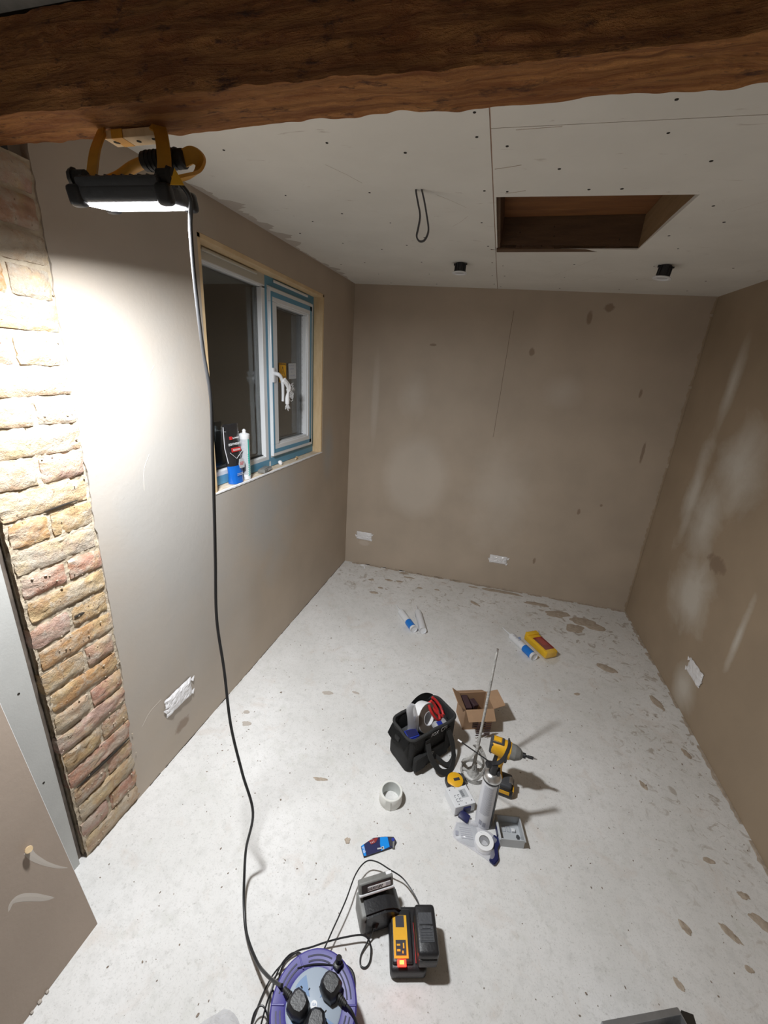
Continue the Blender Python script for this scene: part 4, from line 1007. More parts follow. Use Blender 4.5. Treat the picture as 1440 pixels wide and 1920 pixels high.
# ======================= TAPE MEASURE / BACK BOXES =======================
tm = thing('tape_measure', 'yellow and black tape measure under the white back box', 'tape measure', (1.190, -1.868, 0), math.radians(30))
bm = new(); box(bm, (0, 0, .022), (.078, .070, .043), bev=.016, seg=4); obj('case', bm, 'blk', tm, smooth=True)
bm = new(); lathe(bm, [(0, .045), (.030, .045), (.033, .043), (.0345, .034)], 32, TR((-.002, .002, .0))); fc = obj('side_plate', bm, 'yellow', tm, smooth=True)
bm = new(); box(bm, (.003, .0, .0458), (.026, .012, .0012), bev=.0004); obj('plate_print', bm, 'print', fc)
bm = new(); box(bm, (.036, .012, .03), (.018, .028, .022), bev=.005); obj('lock_button', bm, 'dgrey', tm, smooth=True)

b1 = thing('back_box', 'white plastic back box lying face down against the tape measure', 'electrical box', (1.214, -1.932, .0), rot=(math.radians(-3), math.radians(2), math.radians(33)))
bm = new()
box(bm, (0, 0, .0415), (.088, .084, .003), bev=.001)
for c, s in [((0, -.042, .023), (.088, .003, .038)), ((0, .042, .023), (.088, .003, .038)), ((-.0435, 0, .023), (.003, .084, .038)), ((.0435, 0, .023), (.003, .084, .038))]: box(bm, c, s)
obj('box_shell', bm, 'white', b1)
bm = new(); box(bm, (-.010, .0455, .022), (.034, .006, .020), bev=.001); box(bm, (.008, -.0455, .022), (.032, .006, .022), bev=.001); box(bm, (.0465, .015, .018), (.006, .03, .02)); obj('fixing_lug', bm, 'navy', b1, label='dark blue fixing lug')
bm = new()
for x, y in ((-.034, .030), (-.008, .034), (.020, .036), (.034, -.030), (.006, -.036), (-.024, -.034)): cyl(bm, (x, y, .0428), (x, y, .0434), .0022, seg=8)
for x0 in (-.026, -.012):
    tube(bm, [(x0+.009, -.012, .0433), (x0, -.012, .0433), (x0, -.024, .0433), (x0+.009, -.024, .0433)], .0009, 5); tube(bm, [(x0+.008, .004, .0433), (x0, .004, .0433), (x0, -.006, .0433)], .0009, 5)
obj('knockout_mark', bm, 'print', b1, kind='stuff')
bm = new(); box(bm, (.016, .004, .0433), (.030, .036, .0006)); s_ = obj('paper_label', bm, 'lgrey', b1)
bm = new()
for i in range(9): box(bm, (.010, -.008+.003*i, .0437), (.012, .0014, .0004))
obj('barcode', bm, 'print', s_, kind='stuff')

b2 = thing('back_box', 'open white back box lying face up to the right of the foam can', 'electrical box', (1.408, -1.995, 0), rot=(0, 0, math.radians(12)))
bm = new(); w_, d_2, h_ = .088, .086, .040
box(bm, (0, 0, .0035), (w_, d_2, .003))
for c, s in [((0, -d_2/2, .020), (w_, .003, h_)), ((0, d_2/2, .020), (w_, .003, h_)), ((-w_/2, 0, .020), (.003, d_2, h_)), ((w_/2, 0, .020), (.003, d_2, h_))]: box(bm, c, s)
box(bm, (-w_/2-.003, 0, .037), (.006, d_2+.006, .003)); box(bm, (w_/2+.002, 0, .037), (.004, d_2+.006, .003))
obj('box_shell', bm, 'lgrey', b2)
bm = new()
for x in (-.022, -.004): tube(bm, [(x, .026, .006), (x+.012, .026, .006), (x+.012, .006, .006), (x, .006, .006), (x, .026, .006)], .0008, 5)
obj('knockout_mark', bm, 'printg', b2)
bm = new(); box(bm, (.018, .010, .010), (.014, .012, .010), bev=.002); obj('terminal', bm, 'white', b2)
bm = new(); cyl(bm, (.030, -.012, .008), (.030, -.012, .014), .006, seg=12); box(bm, (.030, -.024, .010), (.005, .016, .006)); obj('fixing_lug', bm, 'dgrey', b2)
bm = new(); box(bm, (-w_/2-.0035, -.004, .018), (.004, .03, .022)); obj('side_lug', bm, 'navy', b2)

# ======================= PACKET WITH TAPE ROLL =======================
pk = thing('tape_packet', 'clear and white packet holding a white tape roll, in front of the foam can', 'packet', (1.29, -2.06, 0))
out = [(1.210, -2.008), (1.262, -2.000), (1.325, -2.003), (1.378, -2.030), (1.362, -2.062), (1.370, -2.100), (1.355, -2.122), (1.325, -2.108), (1.262, -2.088), (1.204, -2.068)]
cx = sum(p[0] for p in out)/len(out); cy = sum(p[1] for p in out)/len(out)
def pillow(bm, out, h, z0=.001, rings=5, seed=0):
    cx = sum(p[0] for p in out)/len(out); cy = sum(p[1] for p in out)/len(out)
    P = [Vector((x, y, 0)) for x, y in out]; P = spline(P+[P[0]], 3)[:-1]
    for side in (1,):
        prev = None
        for r in range(rings+1):
            s = 1-r/rings*.999; z = z0+h*math.sin(PI/2*min(1, (1-s)*1.8))
            cur = [bm.verts.new((cx+(p.x-cx)*s, cy+(p.y-cy)*s, z+(.0022*N((p.x*60*s, p.y*60*s, seed)) if r else 0))) for p in P]
            if prev:
                for i in range(len(P)): bm.faces.new((prev[i], prev[(i+1) % len(P)], cur[(i+1) % len(P)], cur[i]))
            else: bm.faces.new(cur[::-1])
            prev = cur
        bm.faces.new(prev)
loc = lambda pts: [(x-1.29, y+2.06) for x, y in pts]
bm = new(); pillow(bm, loc(out), .022); obj('clear_film', bm, 'clear', pk, smooth=True)
bm = new(); pillow(bm, loc([(1.214, -2.012), (1.285, -2.006), (1.290, -2.070), (1.262, -2.082), (1.208, -2.064)]), .010); ins = obj('card_insert', bm, 'lgrey', pk, smooth=True, label='pale printed card insert')
bm = new()
for i in range(6): box(bm, (1.245+.002*i-1.29, -2.030-.007*i+2.06, .0125), (.045, .0018, .0005), rot=(0, 0, .15))
box(bm, (1.217-1.29, -2.056+2.06, .0105), (.012, .016, .001), rot=(0, 0, .1)); obj('insert_print', bm, 'printg', ins, kind='stuff')
bm = new(); prism(bm, loc([(1.352, -2.018), (1.380, -2.031), (1.372, -2.050), (1.362, -2.066), (1.372, -2.100), (1.356, -2.124), (1.336, -2.114), (1.346, -2.086), (1.350, -2.052), (1.346, -2.034)]), .002, .013); bmesh.ops.bevel(bm, geom=bm.edges[:], offset=.003, segments=2, affect='EDGES'); obj('dark_end', bm, 'navy', pk, smooth=True, label='dark blue end of the packet')
bm = new(); lathe(bm, [(.019, .002), (.034, .002), (.034, .024), (.019, .024)], 40, TR((1.316-1.29, -2.062+2.06, 0)), close=True); obj('tape_roll', bm, 'paper', pk, smooth=True)
bm = new(); lathe(bm, [(.0172, .002), (.0192, .002), (.0192, .0243), (.0172, .0243)], 40, TR((1.316-1.29, -2.062+2.06, 0)), close=True); obj('tape_core', bm, 'mgrey', pk)
pb = thing('blue_packet', 'small dark blue crumpled wrapper between white back box and tape packet', 'packet', (1.238, -1.985, 0))
bm = new(); box(bm, (0, -.001, .010), (.040, .030, .014), rot=(.25, .15, -.35), bev=.002); box(bm, (-.014, .016, .006), (.016, .012, .010), rot=(.1, .3, .2), bev=.002); obj('wrapper', bm, 'navy', pb, smooth=True)
bm = new(); pillow(bm, [(x-1.238, y+1.985) for x, y in [(1.252, -1.990), (1.285, -1.985), (1.292, -2.004), (1.262, -2.010)]], .012); obj('wrapper_clear', bm, 'clear2', pb, smooth=True)

# ======================= BIG TAPE ROLL, BLUE CARD =======================
tr = thing('tape_roll', 'wide white roll of tape standing alone on the floor', 'tape roll', (.943, -2.003, 0))
bm = new(); lathe(bm, [(.038, 0), (.0445, 0), (.046, .002), (.046, .048), (.0445, .050), (.038, .050)], 56, close=True); obj('tape', bm, 'masktape', tr, smooth=True)
bm = new(); lathe(bm, [(.0362, .001), (.0382, .001), (.0382, .0495), (.0362, .0495)], 56, close=True); cr = obj('tape_core', bm, 'tapecore', tr, smooth=True)
bm = new(); box(bm, (0, -.0462, .025), (.02, .001, .049)); obj('tape_end', bm, 'masktape', tr)

bc = thing('card_packet', 'bright blue cardboard hanging packet torn open on the floor', 'packet', (.945, -2.19, 0))
q = [(.884, -2.208), (.918, -2.168), (.960, -2.150), (.990, -2.141), (1.003, -2.152), (.998, -2.172), (.904, -2.236)]
q = [(x-.945, y+2.19) for x, y in q]
bm = new(); prism(bm, q, .006, .009, TR((0, 0, 0), (.02, .02, 0))); obj('card', bm, 'navy', bc)
def sub(poly, m, z=.0096, nm='card_print'):
    bm = new(); prism(bm, [(x-.945, y+2.19) for x, y in poly], z, z+.0006, TR((0, 0, 0), (.02, .02, 0))); return obj(nm, bm, m, bc)
sub([(.885, -2.208), (.892, -2.199), (.912, -2.231), (.904, -2.235)], 'cyan'); sub([(.942, -2.159), (.968, -2.149), (.984, -2.178), (.958, -2.200), (.948, -2.180)], 'cyan')
sub([(.972, -2.148), (.990, -2.142), (1.002, -2.152), (.997, -2.171), (.986, -2.177)], 'print'); sub([(.905, -2.184), (.928, -2.164), (.936, -2.163), (.932, -2.180), (.918, -2.192)], 'maroon')
text('card_lettering', 'VIT', .020, TR((.918-.945, -2.181+2.19, .0105), (0, 0, .55)), 'paper', bc, sx=.7); text('card_lettering', 'grab', .013, TR((.8985-.945, -2.216+2.19, .0105), (0, 0, -1.05)), 'paper', bc)
bm = new(); cyl(bm, (.990-.945, -2.152+2.19, .0100), (.990-.945, -2.152+2.19, .0112), .006); obj('card_print', bm, 'royal', bc)
bm = new(); box(bm, (.953-.945, -2.194+2.19, .0102), (.022, .005, .0012), rot=(0, 0, .45), bev=.0005); box(bm, (.962-.945, -2.190+2.19, .0102), (.008, .010, .0012), rot=(0, 0, .45)); obj('hang_hole', bm, 'lgrey', bc)
bm = new(); prism(bm, q, .001, .0025); box(bm, (.995-.945, -2.163+2.19, .006), (.006, .03, .008), rot=(0, 0, .2)); obj('card_back', bm, 'mgrey', bc)

# ======================= SEALANT TUBES =======================
def tubeobj(tip, base, lab, blue=True, roll=0):
    tip = Vector((*tip, .013)); base = Vector((*base, .0245)); ax = (tip-base).normalized()
    t = thing('sealant_tube', lab, 'sealant tube', (base.x, base.y, 0), group='empty sealant tubes on the floor')
    q = Vector((0, 0, 1)).rotation_difference(ax).to_matrix().to_4x4(); q.translation = Vector((0, 0, .0245)); q = q @ Matrix.Rotation(roll, 4, 'Z')
    T = (tip-base).length; B = T-.10
    bm = new(); lathe(bm, [(.0225, .006), (.0225, .0), (.0245, .0), (.0245, B-.012), (.0235, B-.004), (.012, B), (.008, B+.004), (.0, B+.004)], 36, q); obj('barrel', bm, 'white', t, smooth=True)
    bm = new(); lathe(bm, [(0, .012), (.0222, .012), (.0222, .0125), (0, .0125)], 30, q); obj('plunger', bm, 'lgrey', t)
    bm = new(); lathe(bm, [(0, B+.003), (.011, B+.003), (.010, B+.014), (.0065, B+.016), (.0025, T), (0, T)], 20, q); obj('nozzle', bm, 'white', t, smooth=True)
    bm = new()
    if blue:
        lathe(bm, [(.0248, .018), (.0248, .095)], 36, q)
        o = obj('blue_band', bm, 'blue', t, smooth=True, label='blue printed band')
    bm = new(); vs0 = len(bm.verts)
    for i in range(7):
        arc(bm, .02495, -1.9+.12*(i % 3), -1.1-.1*(i % 2), B-.03-.009*i, B-.034-.009*i, 5)
    arc(bm, .0250, .2, 1.6, B-.025, B-.075, 8) if not blue else arc(bm, .0250, .2, 1.1, B-.035, B-.042, 8)
    bmesh.ops.transform(bm, matrix=q, verts=bm.verts); obj('tube_print', bm, 'printg', t, kind='stuff')
    return t, q, B
t, q, B = tubeobj((.621, -.584), (.812, -.858), 'white and blue sealant tube, left of the pair near the back wall', roll=1.2)
t, q, B = tubeobj((.764, -.529), (.872, -.850), 'plain white and grey sealant tube, right of the pair near the back wall', blue=False, roll=2)
t, q, B = tubeobj((1.395, -.601), (1.583, -.878), 'white and blue sealant tube lying beside the yellow sponge', roll=.4)
text('tube_lettering', 'fix', .028, TR((-.085, .135, .0502), (0, 0, math.atan2(.277, -.188)+PI), ), 'blue', t)
# yellow sponge in clear wrapper
sp = thing('yellow_sponge', 'bright yellow sponge float in clear wrapper with red label', 'sponge', (1.630, -.735, 0), math.atan2(-.83, .57))
bm = new(); box(bm, (0, 0, .028), (.215, .095, .050), bev=.012, seg=3); box(bm, (-.088, .0, .056), (.036, .090, .012), bev=.006, seg=2); obj('sponge', bm, 'sponge', sp, smooth=True)
bm = new(); box(bm, (.018, .004, .0538), (.125, .070, .0014), bev=.0005); lb = obj('red_label', bm, 'maroon', sp, label='dark red label')
rule('label_print', 4, .085, .005, TR((.0, .006, .0549)), 'red', lb)
bm = new(); P = [(-.112, -.05), (.112, -.052), (.140, -.050), (.158, -.02), (.140, .030), (.112, .052), (-.112, .05)]
pillow(bm, P, .056, rings=6, seed=2); obj('clear_wrapper', bm, 'clear3', sp, smooth=True)

# ======================= WALL SOCKETS UNDER TAPE =======================
def sock(origin, xd, nd, w, h, lab, sd, rot=0):
    t = thing('masked_socket', lab, 'socket cover', origin, group='wall sockets masked with white tape')
    x = Vector(xd); n = Vector(nd); u_ = Vector((0, 0, 1))
    bm = new()
    def f(a_, b_):
        p, q_ = 2*a_-1, 2*b_-1
        e = max(abs(p), abs(q_)); c1_ = N((p*2.2, q_*2.2, sd)); c2_ = N((p*5, q_*6, sd+7))
        dd = .010*(1-e**6)+.007*abs(c1_)+.004*c2_*(1-e**8)
        return x*(p*w/2*(1+.06*N((q_*3, sd, 0))))+u_*(q_*h/2*(1+.12*N((p*3, sd, 2)))+rot*p*w/2)+n*(.001+max(0, dd))
    grid(bm, 18, 12, f); obj('tape_sheet', bm, 'foil', t, smooth=False)
    bm = new(); y = Matrix((x, n, u_)).transposed().to_4x4()
    bmesh.ops.transform(bm, matrix=y, verts=box(bm, (0, .003, 0), (w*.9, .006, h*.86), bev=.001)); obj('back_box', bm, 'mgrey', t)
    bm = new()
    for k in range(3):
        s0 = (-1 if k % 2 else 1); p = x*(s0*w/2*(1+.05*k))+u_*((k-1)*h*.35)+n*.002
        v = [bm.verts.new(p), bm.verts.new(p+x*s0*.012+u_*.006+n*.004), bm.verts.new(p-u_*.016+n*.006), bm.verts.new(p+x*(-s0)*.01-u_*.004)]
        bm.faces.new(v)
    obj('tape_tail', bm, 'foil', t)
sock((0, -2.052, .275), (0, 1, 0), (1, 0, 0), .150, .090, 'white taped socket low on the left wall', 1)
sock((.170, 0, .272), (1, 0, 0), (0, -1, 0), .138, .074, 'white taped socket on the back wall, left one', 2)
sock((1.325, 0, .259), (1, 0, 0), (0, -1, 0), .138, .070, 'white taped socket on the back wall, middle one', 3)
sock((W, -1.045, .258), (0, 1, 0), (-1, 0, 0), .150, .080, 'white taped socket low on the right wall', 5)

# ======================= CEILING FITTINGS =======================
for (x, y, z0, z1, lab, tilt) in [(.838, -.705, 2.218, 2.168, 'unfitted downlight hanging from ceiling at the left', 0), (1.795, -.752, 2.20, 2.143, 'unfitted downlight hanging from ceiling at the right', .12)]:
    t = thing('downlight', lab, 'downlight', (x, y, z1), rot=(0, tilt, 0), group='downlights hanging out of the ceiling')
    h = z0-z1
    bm = new(); lathe(bm, [(.024, .003), (.030, -.001), (.039, .000), (.040, .003), (.036, .006), (.024, .007)], 36, close=True); obj('bezel', bm, 'white', t, smooth=True)
    bm = new(); lathe(bm, [(0, .003), (.024, .003), (.024, .005), (0, .005)], 24); obj('lamp_glass', bm, 'lgrey', t)
    bm = new(); cyl(bm, (0, 0, .006), (0, 0, h-.002), .027, .024, seg=20)
    for k in range(10): box(bm, (.026*math.cos(k*.628), .026*math.sin(k*.628), h*.55), (.008, .002, h*.7), rot=(0, 0, k*.628))
    obj('heat_sink', bm, 'blk', t, smooth=True)
    bm = new(); box(bm, (-.03, 0, h-.008), (.010, .008, .010)); box(bm, (.03, 0, h-.006), (.010, .008, .006)); tube(bm, spline([(0, 0, h-.004), (.008, 0, h+.01), (.0, .004, h+.02)], 4), .003, 6); obj('spring_clip', bm, 'blk', t)
t = thing('ceiling_cable', 'grey cable loop hanging out of the ceiling', 'cable', (.79, -1.66, 2.20))
bm = new(); tube(bm, [Vector(p)-Vector((.79, -1.66, 2.20)) for p in spline([(.781, -1.66, 2.215), (.783, -1.66, 2.19), (.792, -1.66, 2.16), (.802, -1.66, 2.125), (.799, -1.66, 2.09), (.796, -1.66, 2.068), (.806, -1.66, 2.054), (.821, -1.66, 2.055), (.831, -1.66, 2.070), (.833, -1.66, 2.09), (.824, -1.66, 2.125), (.812, -1.66, 2.165), (.800, -1.66, 2.198), (.797, -1.66, 2.215)], 6)], 0, flat=(.0050, .0070), upv=(0, 1, 0)); obj('cable', bm, 'greycable', t, smooth=True)
bm = new(); prism(bm, [(0, 0), (.034, 0), (.034, .014), (.010, .012)], 0, .001, TR((-.029, 0, -.0045))); o = obj('torn_paper', bm, 'ceiling', t)

# ======================= WINDOW SILL ITEMS =======================
t = thing('filler_pouch', 'black and blue foil pouch standing on the window sill', 'pouch', (-.032, -1.520, 1.093), math.radians(-4))
def pouch(z0, z1, wid0, wid1, dep, name, m, lab=None, xo=0):
    bm = new(); n = 20; prev = None
    for i in range(13):
        u = i/12; z = z0+(z1-z0)*u; zz = z/.275
        w = wid0+(wid1-wid0)*u; d_ = dep*max(.06, (1-zz)**.6)+.001; cur = []
        for k in range(n):
            a_ = 2*PI*k/n; cur.append(bm.verts.new((d_*math.sin(a_)*.5*(1+.25*N((a_*1.5, z*30, 1)))-.018*zz+xo, w/2*math.cos(a_)*(1+.05*N((z*20, a_, 2))), z+.004*N((a_, z*10, 5)))))
        if prev:
            for k in range(n): bm.faces.new((prev[k], prev[(k+1) % n], cur[(k+1) % n], cur[k]))
        else: bm.faces.new(cur[::-1])
        prev = cur
    bm.faces.new(prev); return obj(name, bm, m, t, smooth=True, label=lab)
pouch(0, .085, .090, .098, .052, 'pouch_base', 'bluebag', 'blue base of the pouch'); pouch(.083, .275, .098, .105, .052, 'pouch_body', 'foilbag')
bm = new(); tube(bm, [(-.016, -.050, .265), (-.012, -.053, .17), (.002, -.050, .10)], .0018, 6); tube(bm, [(.012, -.046, .150), (.014, -.005, .118), (.008, .048, .150)], .0014, 6); tube(bm, [(-.012, -.050, .245), (-.010, 0, .240), (-.012, .052, .235)], .0010, 6); obj('foil_fold', bm, 'silverprint', t)
def onp(y, z, dx=.0): return basis((.0175-.018*z/.275-(.012 if z > .15 else 0)*(z-.15)/.1+dx, y, z), (0, 1, 0), (-.12, 0, 1))
text('pouch_lettering', 'LIGHTWEIGHT', .0155, onp(-.001, .185, .003), 'paper', t, sx=.85); text('pouch_lettering', 'PLATINUM', .010, onp(.012, .212, .003), 'paper', t)
bm = new(); box(bm, (0, 0, 0), (.010, .014, .012), M=onp(-.022, .214, .003)); box(bm, (0, 0, 0), (.066, .020, .002), bev=.0008, M=onp(.0, .160, .004)); o = obj('pouch_band', bm, 'red', t)
rule('pouch_small_print', 2, .050, .0025, onp(.0, .160, .0062), 'paper', t)
bm = new(); prism(bm, [(-.016, -.020), (.016, -.020), (.022, 0), (.014, .024), (-.014, .024), (-.022, 0)], 0, .0012, basis((.0255, .014, .092), (0, 1, 0), (-.1, 0, 1))); o = obj('pouch_badge', bm, 'lgrey', t); rule('badge_print', 3, .024, .003, basis((.0270, .014, .094), (0, 1, 0), (-.1, 0, 1)), 'red', o)
rule('pouch_small_print', 2, .045, .0035, basis((.0275, .0, .045), (0, 1, 0), (0, 0, 1)), 'lgrey', t)
t = thing('sealant_tube', 'white and green sealant tube standing on the window sill', 'sealant tube', (-.030, -1.4405, 1.093))
bm = new(); lathe(bm, [(0, .006), (.022, .006), (.022, 0), (.0240, 0), (.0240, .018), (.0238, .205), (.0250, .208), (.0250, .222), (.018, .226), (.009, .228), (.008, .234), (.009, .240), (.004, .246), (0, .247)], 36); obj('barrel', bm, 'white', t, smooth=True)
bm = new(); arc(bm, .0242, -2.0, -.55, .025, .200, 12); obj('grey_panel', bm, 'lgrey', t, smooth=True)
bm = new(); arc(bm, .0244, -.35, .0, .08, .200, 5)
for i in range(12): grid(bm, 3, 1, lambda u, v, i=i: Vector((.0244*math.cos(-.45+.6*u), .0244*math.sin(-.45+.6*u), .018+.0095*i+.0055*v+.006*u)))
obj('green_print', bm, 'teal', t, kind='stuff')
bm = new()
for i in range(20): arc(bm, .0245, -1.9, -.75-.2*random.random(), .195-.0062*i, .1935-.0062*i, 6)
for i in range(9): arc(bm, .0246, -1.85, -.95, .062-.004*i, .0605-.004*i, 5)
obj('small_print', bm, 'printg', t, kind='stuff')
t = thing('metal_clip', 'small grey metal bracket lying on the window sill', 'bracket', (-.030, -1.262, 1.093), math.radians(100))
bm = new(); box(bm, (0, 0, .010), (.105, .040, .018), bev=.003); box(bm, (-.01, 0, .0205), (.07, .030, .003), bev=.001); obj('bracket_body', bm, 'mgrey', t, smooth=True)
bm = new(); box(bm, (.020, -.0205, .012), (.055, .002, .012)); box(bm, (.030, -.0215, .012), (.006, .002, .008)); obj('bracket_plate', bm, 'steel', t)
t = thing('plaster_crumb', 'white lump of plaster on the sill below the casement', 'debris', (-.040, -1.075, 1.093))
bm = new(); s = bmesh.ops.create_icosphere(bm, subdivisions=2, radius=.013)
for v in bm.verts: v.co *= 1+.3*N(v.co*90); v.co.z = v.co.z*1.1+.011
obj('lump', bm, 'paper', t)
t = thing('wall_plug', 'small cream plug lying on the sill near the right corner', 'debris', (-.034, -.885, 1.093), .3)
bm = new(); cyl(bm, (-.0, -.022, .007), (.0, .018, .007), .005, .0065, seg=10); cyl(bm, (0, .018, .007), (0, .021, .007), .008, seg=10); obj('plug_body', bm, 'pine', t)

# ======================= LEANING BOARD =======================
lbd = thing('plasterboard_sheet', 'brown-faced plasterboard sheet leaning on the left wall in the foreground', 'plasterboard', (.187, -2.645, 0))
bm = new()
n = 40; prev = None
for i in range(n+1):
    y = -1.25*i/n; rg = (.004*abs(N((i*.9, 1, 1))) if .12 < -y < .6 else 0)
    cur = [bm.verts.new((0, y, rg)), bm.verts.new((-.175*1.03, y, 1.03)), bm.verts.new((-.175*1.03-.0122, y, 1.028)), bm.verts.new((-.0122, y, .0))]
    if prev:
        for k in range(4): bm.faces.new((prev[k], prev[(k+1) % 4], cur[(k+1) % 4], cur[k]))
    else: bm.faces.new(cur)
    prev = cur
bm.faces.new(prev[::-1]); obj('sheet', bm, 'board_tan', lbd)
bm = new(); tube(bm, [(-.006-.175*t, .0006, t) for t in (0.004, .5, 1.02)], 0, flat=(.010, .0012), upv=(0, 1, 0)); obj('paper_edge', bm, 'paper', lbd)
def bd(y, z, o=0): return Vector((-.175*z, y+2.645, z))+Vector((1, 0, .175)).normalized()*o
bm = new(); cyl(bm, bd(-2.711, .400, 0), bd(-2.715, .412, .016), .0055, seg=12); cyl(bm, bd(-2.715, .412, .015), bd(-2.716, .413, .018), .0085, .008, seg=12); obj('wall_plug', bm, 'pine', lbd, label='pale plastic plug stuck in the board')
bm = new(); tube(bm, spline([bd(-2.712, .40), bd(-2.709, .375), bd(-2.700, .345), bd(-2.690, .318), bd(-2.672, .279), bd(-2.655, .250)], 8), lambda u: .010*(1-u)**.8+.0005, 6)
for v in bm.verts:
    P_ = v.co; d_ = (P_.x+.175*P_.z); v.co -= Vector((1, 0, .175))*(d_/1.03)*.93
obj('filler_smear', bm, 'lightplaster', lbd)
bm = new(); tube(bm, spline([bd(-2.790, .300), bd(-2.777, .314), bd(-2.762, .305), bd(-2.742, .275), bd(-2.722, .238), bd(-2.705, .212)], 8), lambda u: .009*math.sin(PI*min(1, u*1.02))**.6+.0004, 6)
for v in bm.verts:
    P_ = v.co; d_ = (P_.x+.175*P_.z); v.co -= Vector((1, 0, .175))*(d_/1.03)*.93
obj('filler_smear', bm, 'lightplaster', lbd)
bm = new()
for i in range(12):
    y = -.15-.022*i*random.uniform(.7, 1.2); s = bmesh.ops.create_icosphere(bm, subdivisions=1, radius=random.uniform(.002, .006)); bmesh.ops.translate(bm, vec=(.003, y, .004), verts=s['verts'])
obj('broken_edge', bm, 'lightplaster', lbd, kind='stuff')

# dark post at very bottom-left, metal channel at bottom right, clear bag at the bottom
t = thing('steel_channel', 'grey folded steel channel standing at the bottom right edge', 'metal channel', (1.817, -2.378, 0), math.radians(23))
bm = new(); box(bm, (-.11, 0, .05), (.22, .003, .10)); box(bm, (0.0, -.018, .05), (.003, .036, .10)); box(bm, (-.11, -.006, .1), (.22, .012, .0025)); obj('channel', bm, 'galv', t)
bm = new(); lathe(bm, [(.007, 0), (.0095, 0), (.0095, .001), (.007, .001)], 16, TR((-.022, -.003, .084), (PI/2, 0, 0)), close=True); box(bm, (-.06, -.0025, .085), (.008, .002, .004)); obj('punched_hole', bm, 'print', t)
bm = new(); box(bm, (.016, -.03, .045), (.028, .05, .09), rot=(0, 0, -.4)); obj('open_end', bm, 'dark', t)
t = thing('clear_bag', 'crumpled clear plastic bag at the bottom edge left of the reel', 'plastic bag', (.68, -2.76, 0))
bm = new(); rn = random.Random(5)
def cb_(u, v):
    a_ = 2*PI*u; r = .075*(1-v)**.8*(1+.25*N((math.cos(a_)*2, math.sin(a_)*2, v*3)))
    return Vector((r*math.cos(a_), r*math.sin(a_), .075*v*(1+.4*N((u*9, v*5, 2)))+.001))
grid(bm, 30, 9, cb_); obj('film', bm, 'clear2', t)

# ======================= DEBRIS ON FLOOR =======================
def splat(x, y, rx, ry, an, m='splat', sd=0, h=.0022, nm=None, par=fl):
    bm = new(); n = 26; c_, s_ = math.cos(an), math.sin(an)
    lo_, hi_ = [], []
    for k in range(n):
        a_ = 2*PI*k/n; r = 1+.35*N((math.cos(a_)*1.3, math.sin(a_)*1.3, sd))+.22*N((math.cos(a_)*4, math.sin(a_)*4, sd+3))
        px, py = rx*r*math.cos(a_), ry*r*math.sin(a_); X, Y = x+px*c_-py*s_, y+px*s_+py*c_
        lo_.append(bm.verts.new((X, Y, .0001))); hi_.append(bm.verts.new((x+(X-x)*.88, y+(Y-y)*.88, h)))
    for k in range(n): bm.faces.new((lo_[k], lo_[(k+1) % n], hi_[(k+1) % n], hi_[k]))
    c0 = bm.verts.new((x, y, h*1.05))
    for k in range(n): bm.faces.new((hi_[k], hi_[(k+1) % n], c0))
    return obj(nm or 'plaster_splat', bm, m, par, smooth=True)
import json
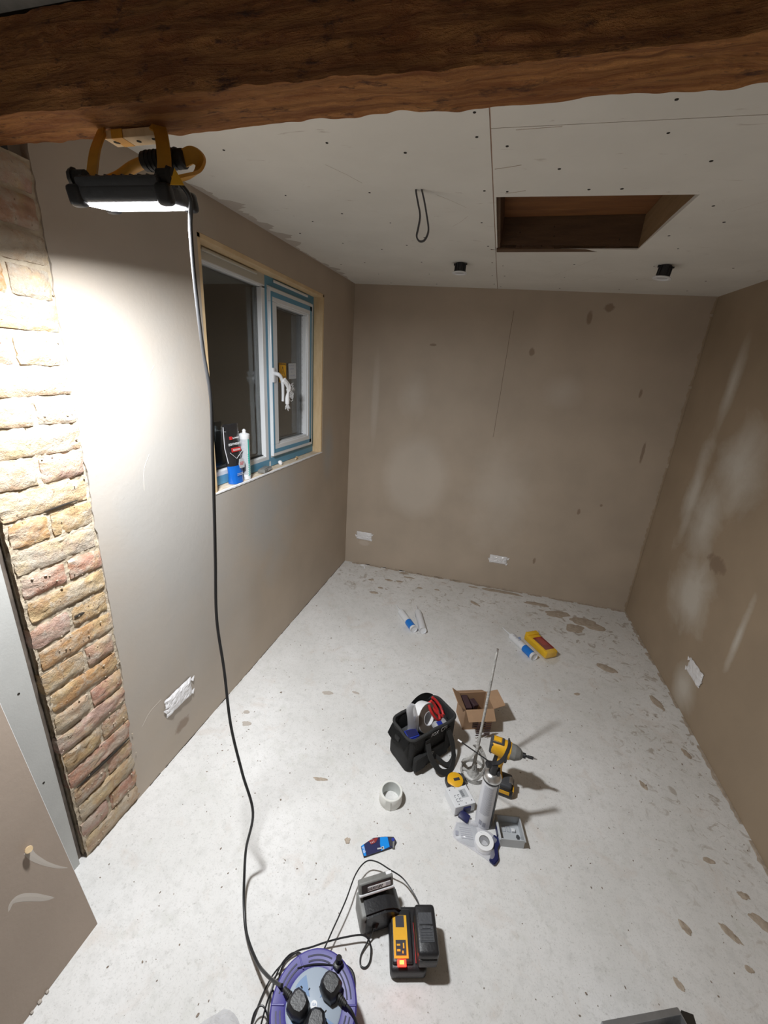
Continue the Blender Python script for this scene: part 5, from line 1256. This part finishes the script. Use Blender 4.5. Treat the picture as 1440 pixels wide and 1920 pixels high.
S_ = [(1.960, -2.115, .022, .012, -.9), (2.095, -2.085, .034, .013, -.75), (1.885, -2.27, .018, .010, -1.0), (2.225, -2.03, .05, .018, -.6), (2.20, -1.95, .02, .012, 0), (2.11, -2.17, .012, .008, 0),
      (1.975, -.285, .10, .050, .1), (1.80, -.24, .09, .045, .3), (1.66, -.145, .10, .025, .0), (1.90, -.40, .07, .05, .5), (1.40, -.05, .16, .022, -.05), (2.05, -.33, .07, .04, 0), (1.3, -.06, .07, .018, 0), (1.16, -.06, .05, .012, 0),
      (1.19, -.32, .045, .018, -.7), (.47, -.21, .030, .018, 0), (.56, -.20, .030, .015, 0), (.44, -.36, .022, .014, 0), (.33, -.26, .025, .014, 0), (.74, -.24, .02, .015, 0), (.88, -.22, .022, .012, 0), (.41, -.45, .035, .018, 0), (.62, -.1, .05, .012, 0), (.56, -.04, .04, .02, 0),
      (2.02, -.80, .06, .03, -.4), (2.23, -1.02, .05, .022, -1.2), (1.99, -1.60, .022, .012, -1.1), (2.25, -1.35, .03, .015, -1.2), (2.13, -1.86, .02, .012, 0), (1.8, -1.1, .02, .01, .4), (.64, -2.01, .03, .008, .2)]
for i, (x, y, a_, b_, an) in enumerate(S_): splat(x, y, a_, b_, an, sd=i*1.7, h=.0016)
for i, (x, y, a_, b_, an, m) in enumerate([(.48, -1.55, .03, .012, .3, 'lightplaster'), (.19, -1.86, .022, .014, .2, 'lightplaster'), (.15, -1.80, .015, .010, .2, 'lightplaster'), (1.10, -1.62, .008, .005, 0, 'rubble'), (.62, -1.5, .02, .007, 0, 'lightplaster'), (.83, -2.20, .010, .012, .4, 'splat')]): splat(x, y, a_, b_, an, m, sd=50+i, h=.003)
bm = new(); rn = random.Random(11)
for i in range(900):
    x = rn.uniform(.05, W-.02)
    y = -rn.random()**.8*2.75
    if x < .25 and y < -2.6: continue
    r = rn.uniform(.0008, .0026)*(1.6 if rn.random() < .08 else 1)
    v0 = bmesh.ops.create_icosphere(bm, subdivisions=1, radius=r)['verts']
    bmesh.ops.transform(bm, matrix=TR((x, y, r*.35), (0, 0, rn.random()*6), (rn.uniform(.8, 2.0), rn.uniform(.7, 1.1), .5)), verts=v0)
tag(obj('floor_grit', bm, 'rubble'), 'scattered plaster grit and crumbs over the concrete', 'debris', kind='stuff')
t = thing('torn_paper', 'white scrap of torn tape on the floor in the back left corner', 'scrap', (.195, -.035, 0))
bm = new(); pillow(bm, [(-.04, .012), (.0, .02), (.03, .008), (.02, -.012), (.028, -.045), (.014, -.05), (.0, -.014), (-.03, -.004)], .012, seed=8); obj('scrap', bm, 'paper', t)
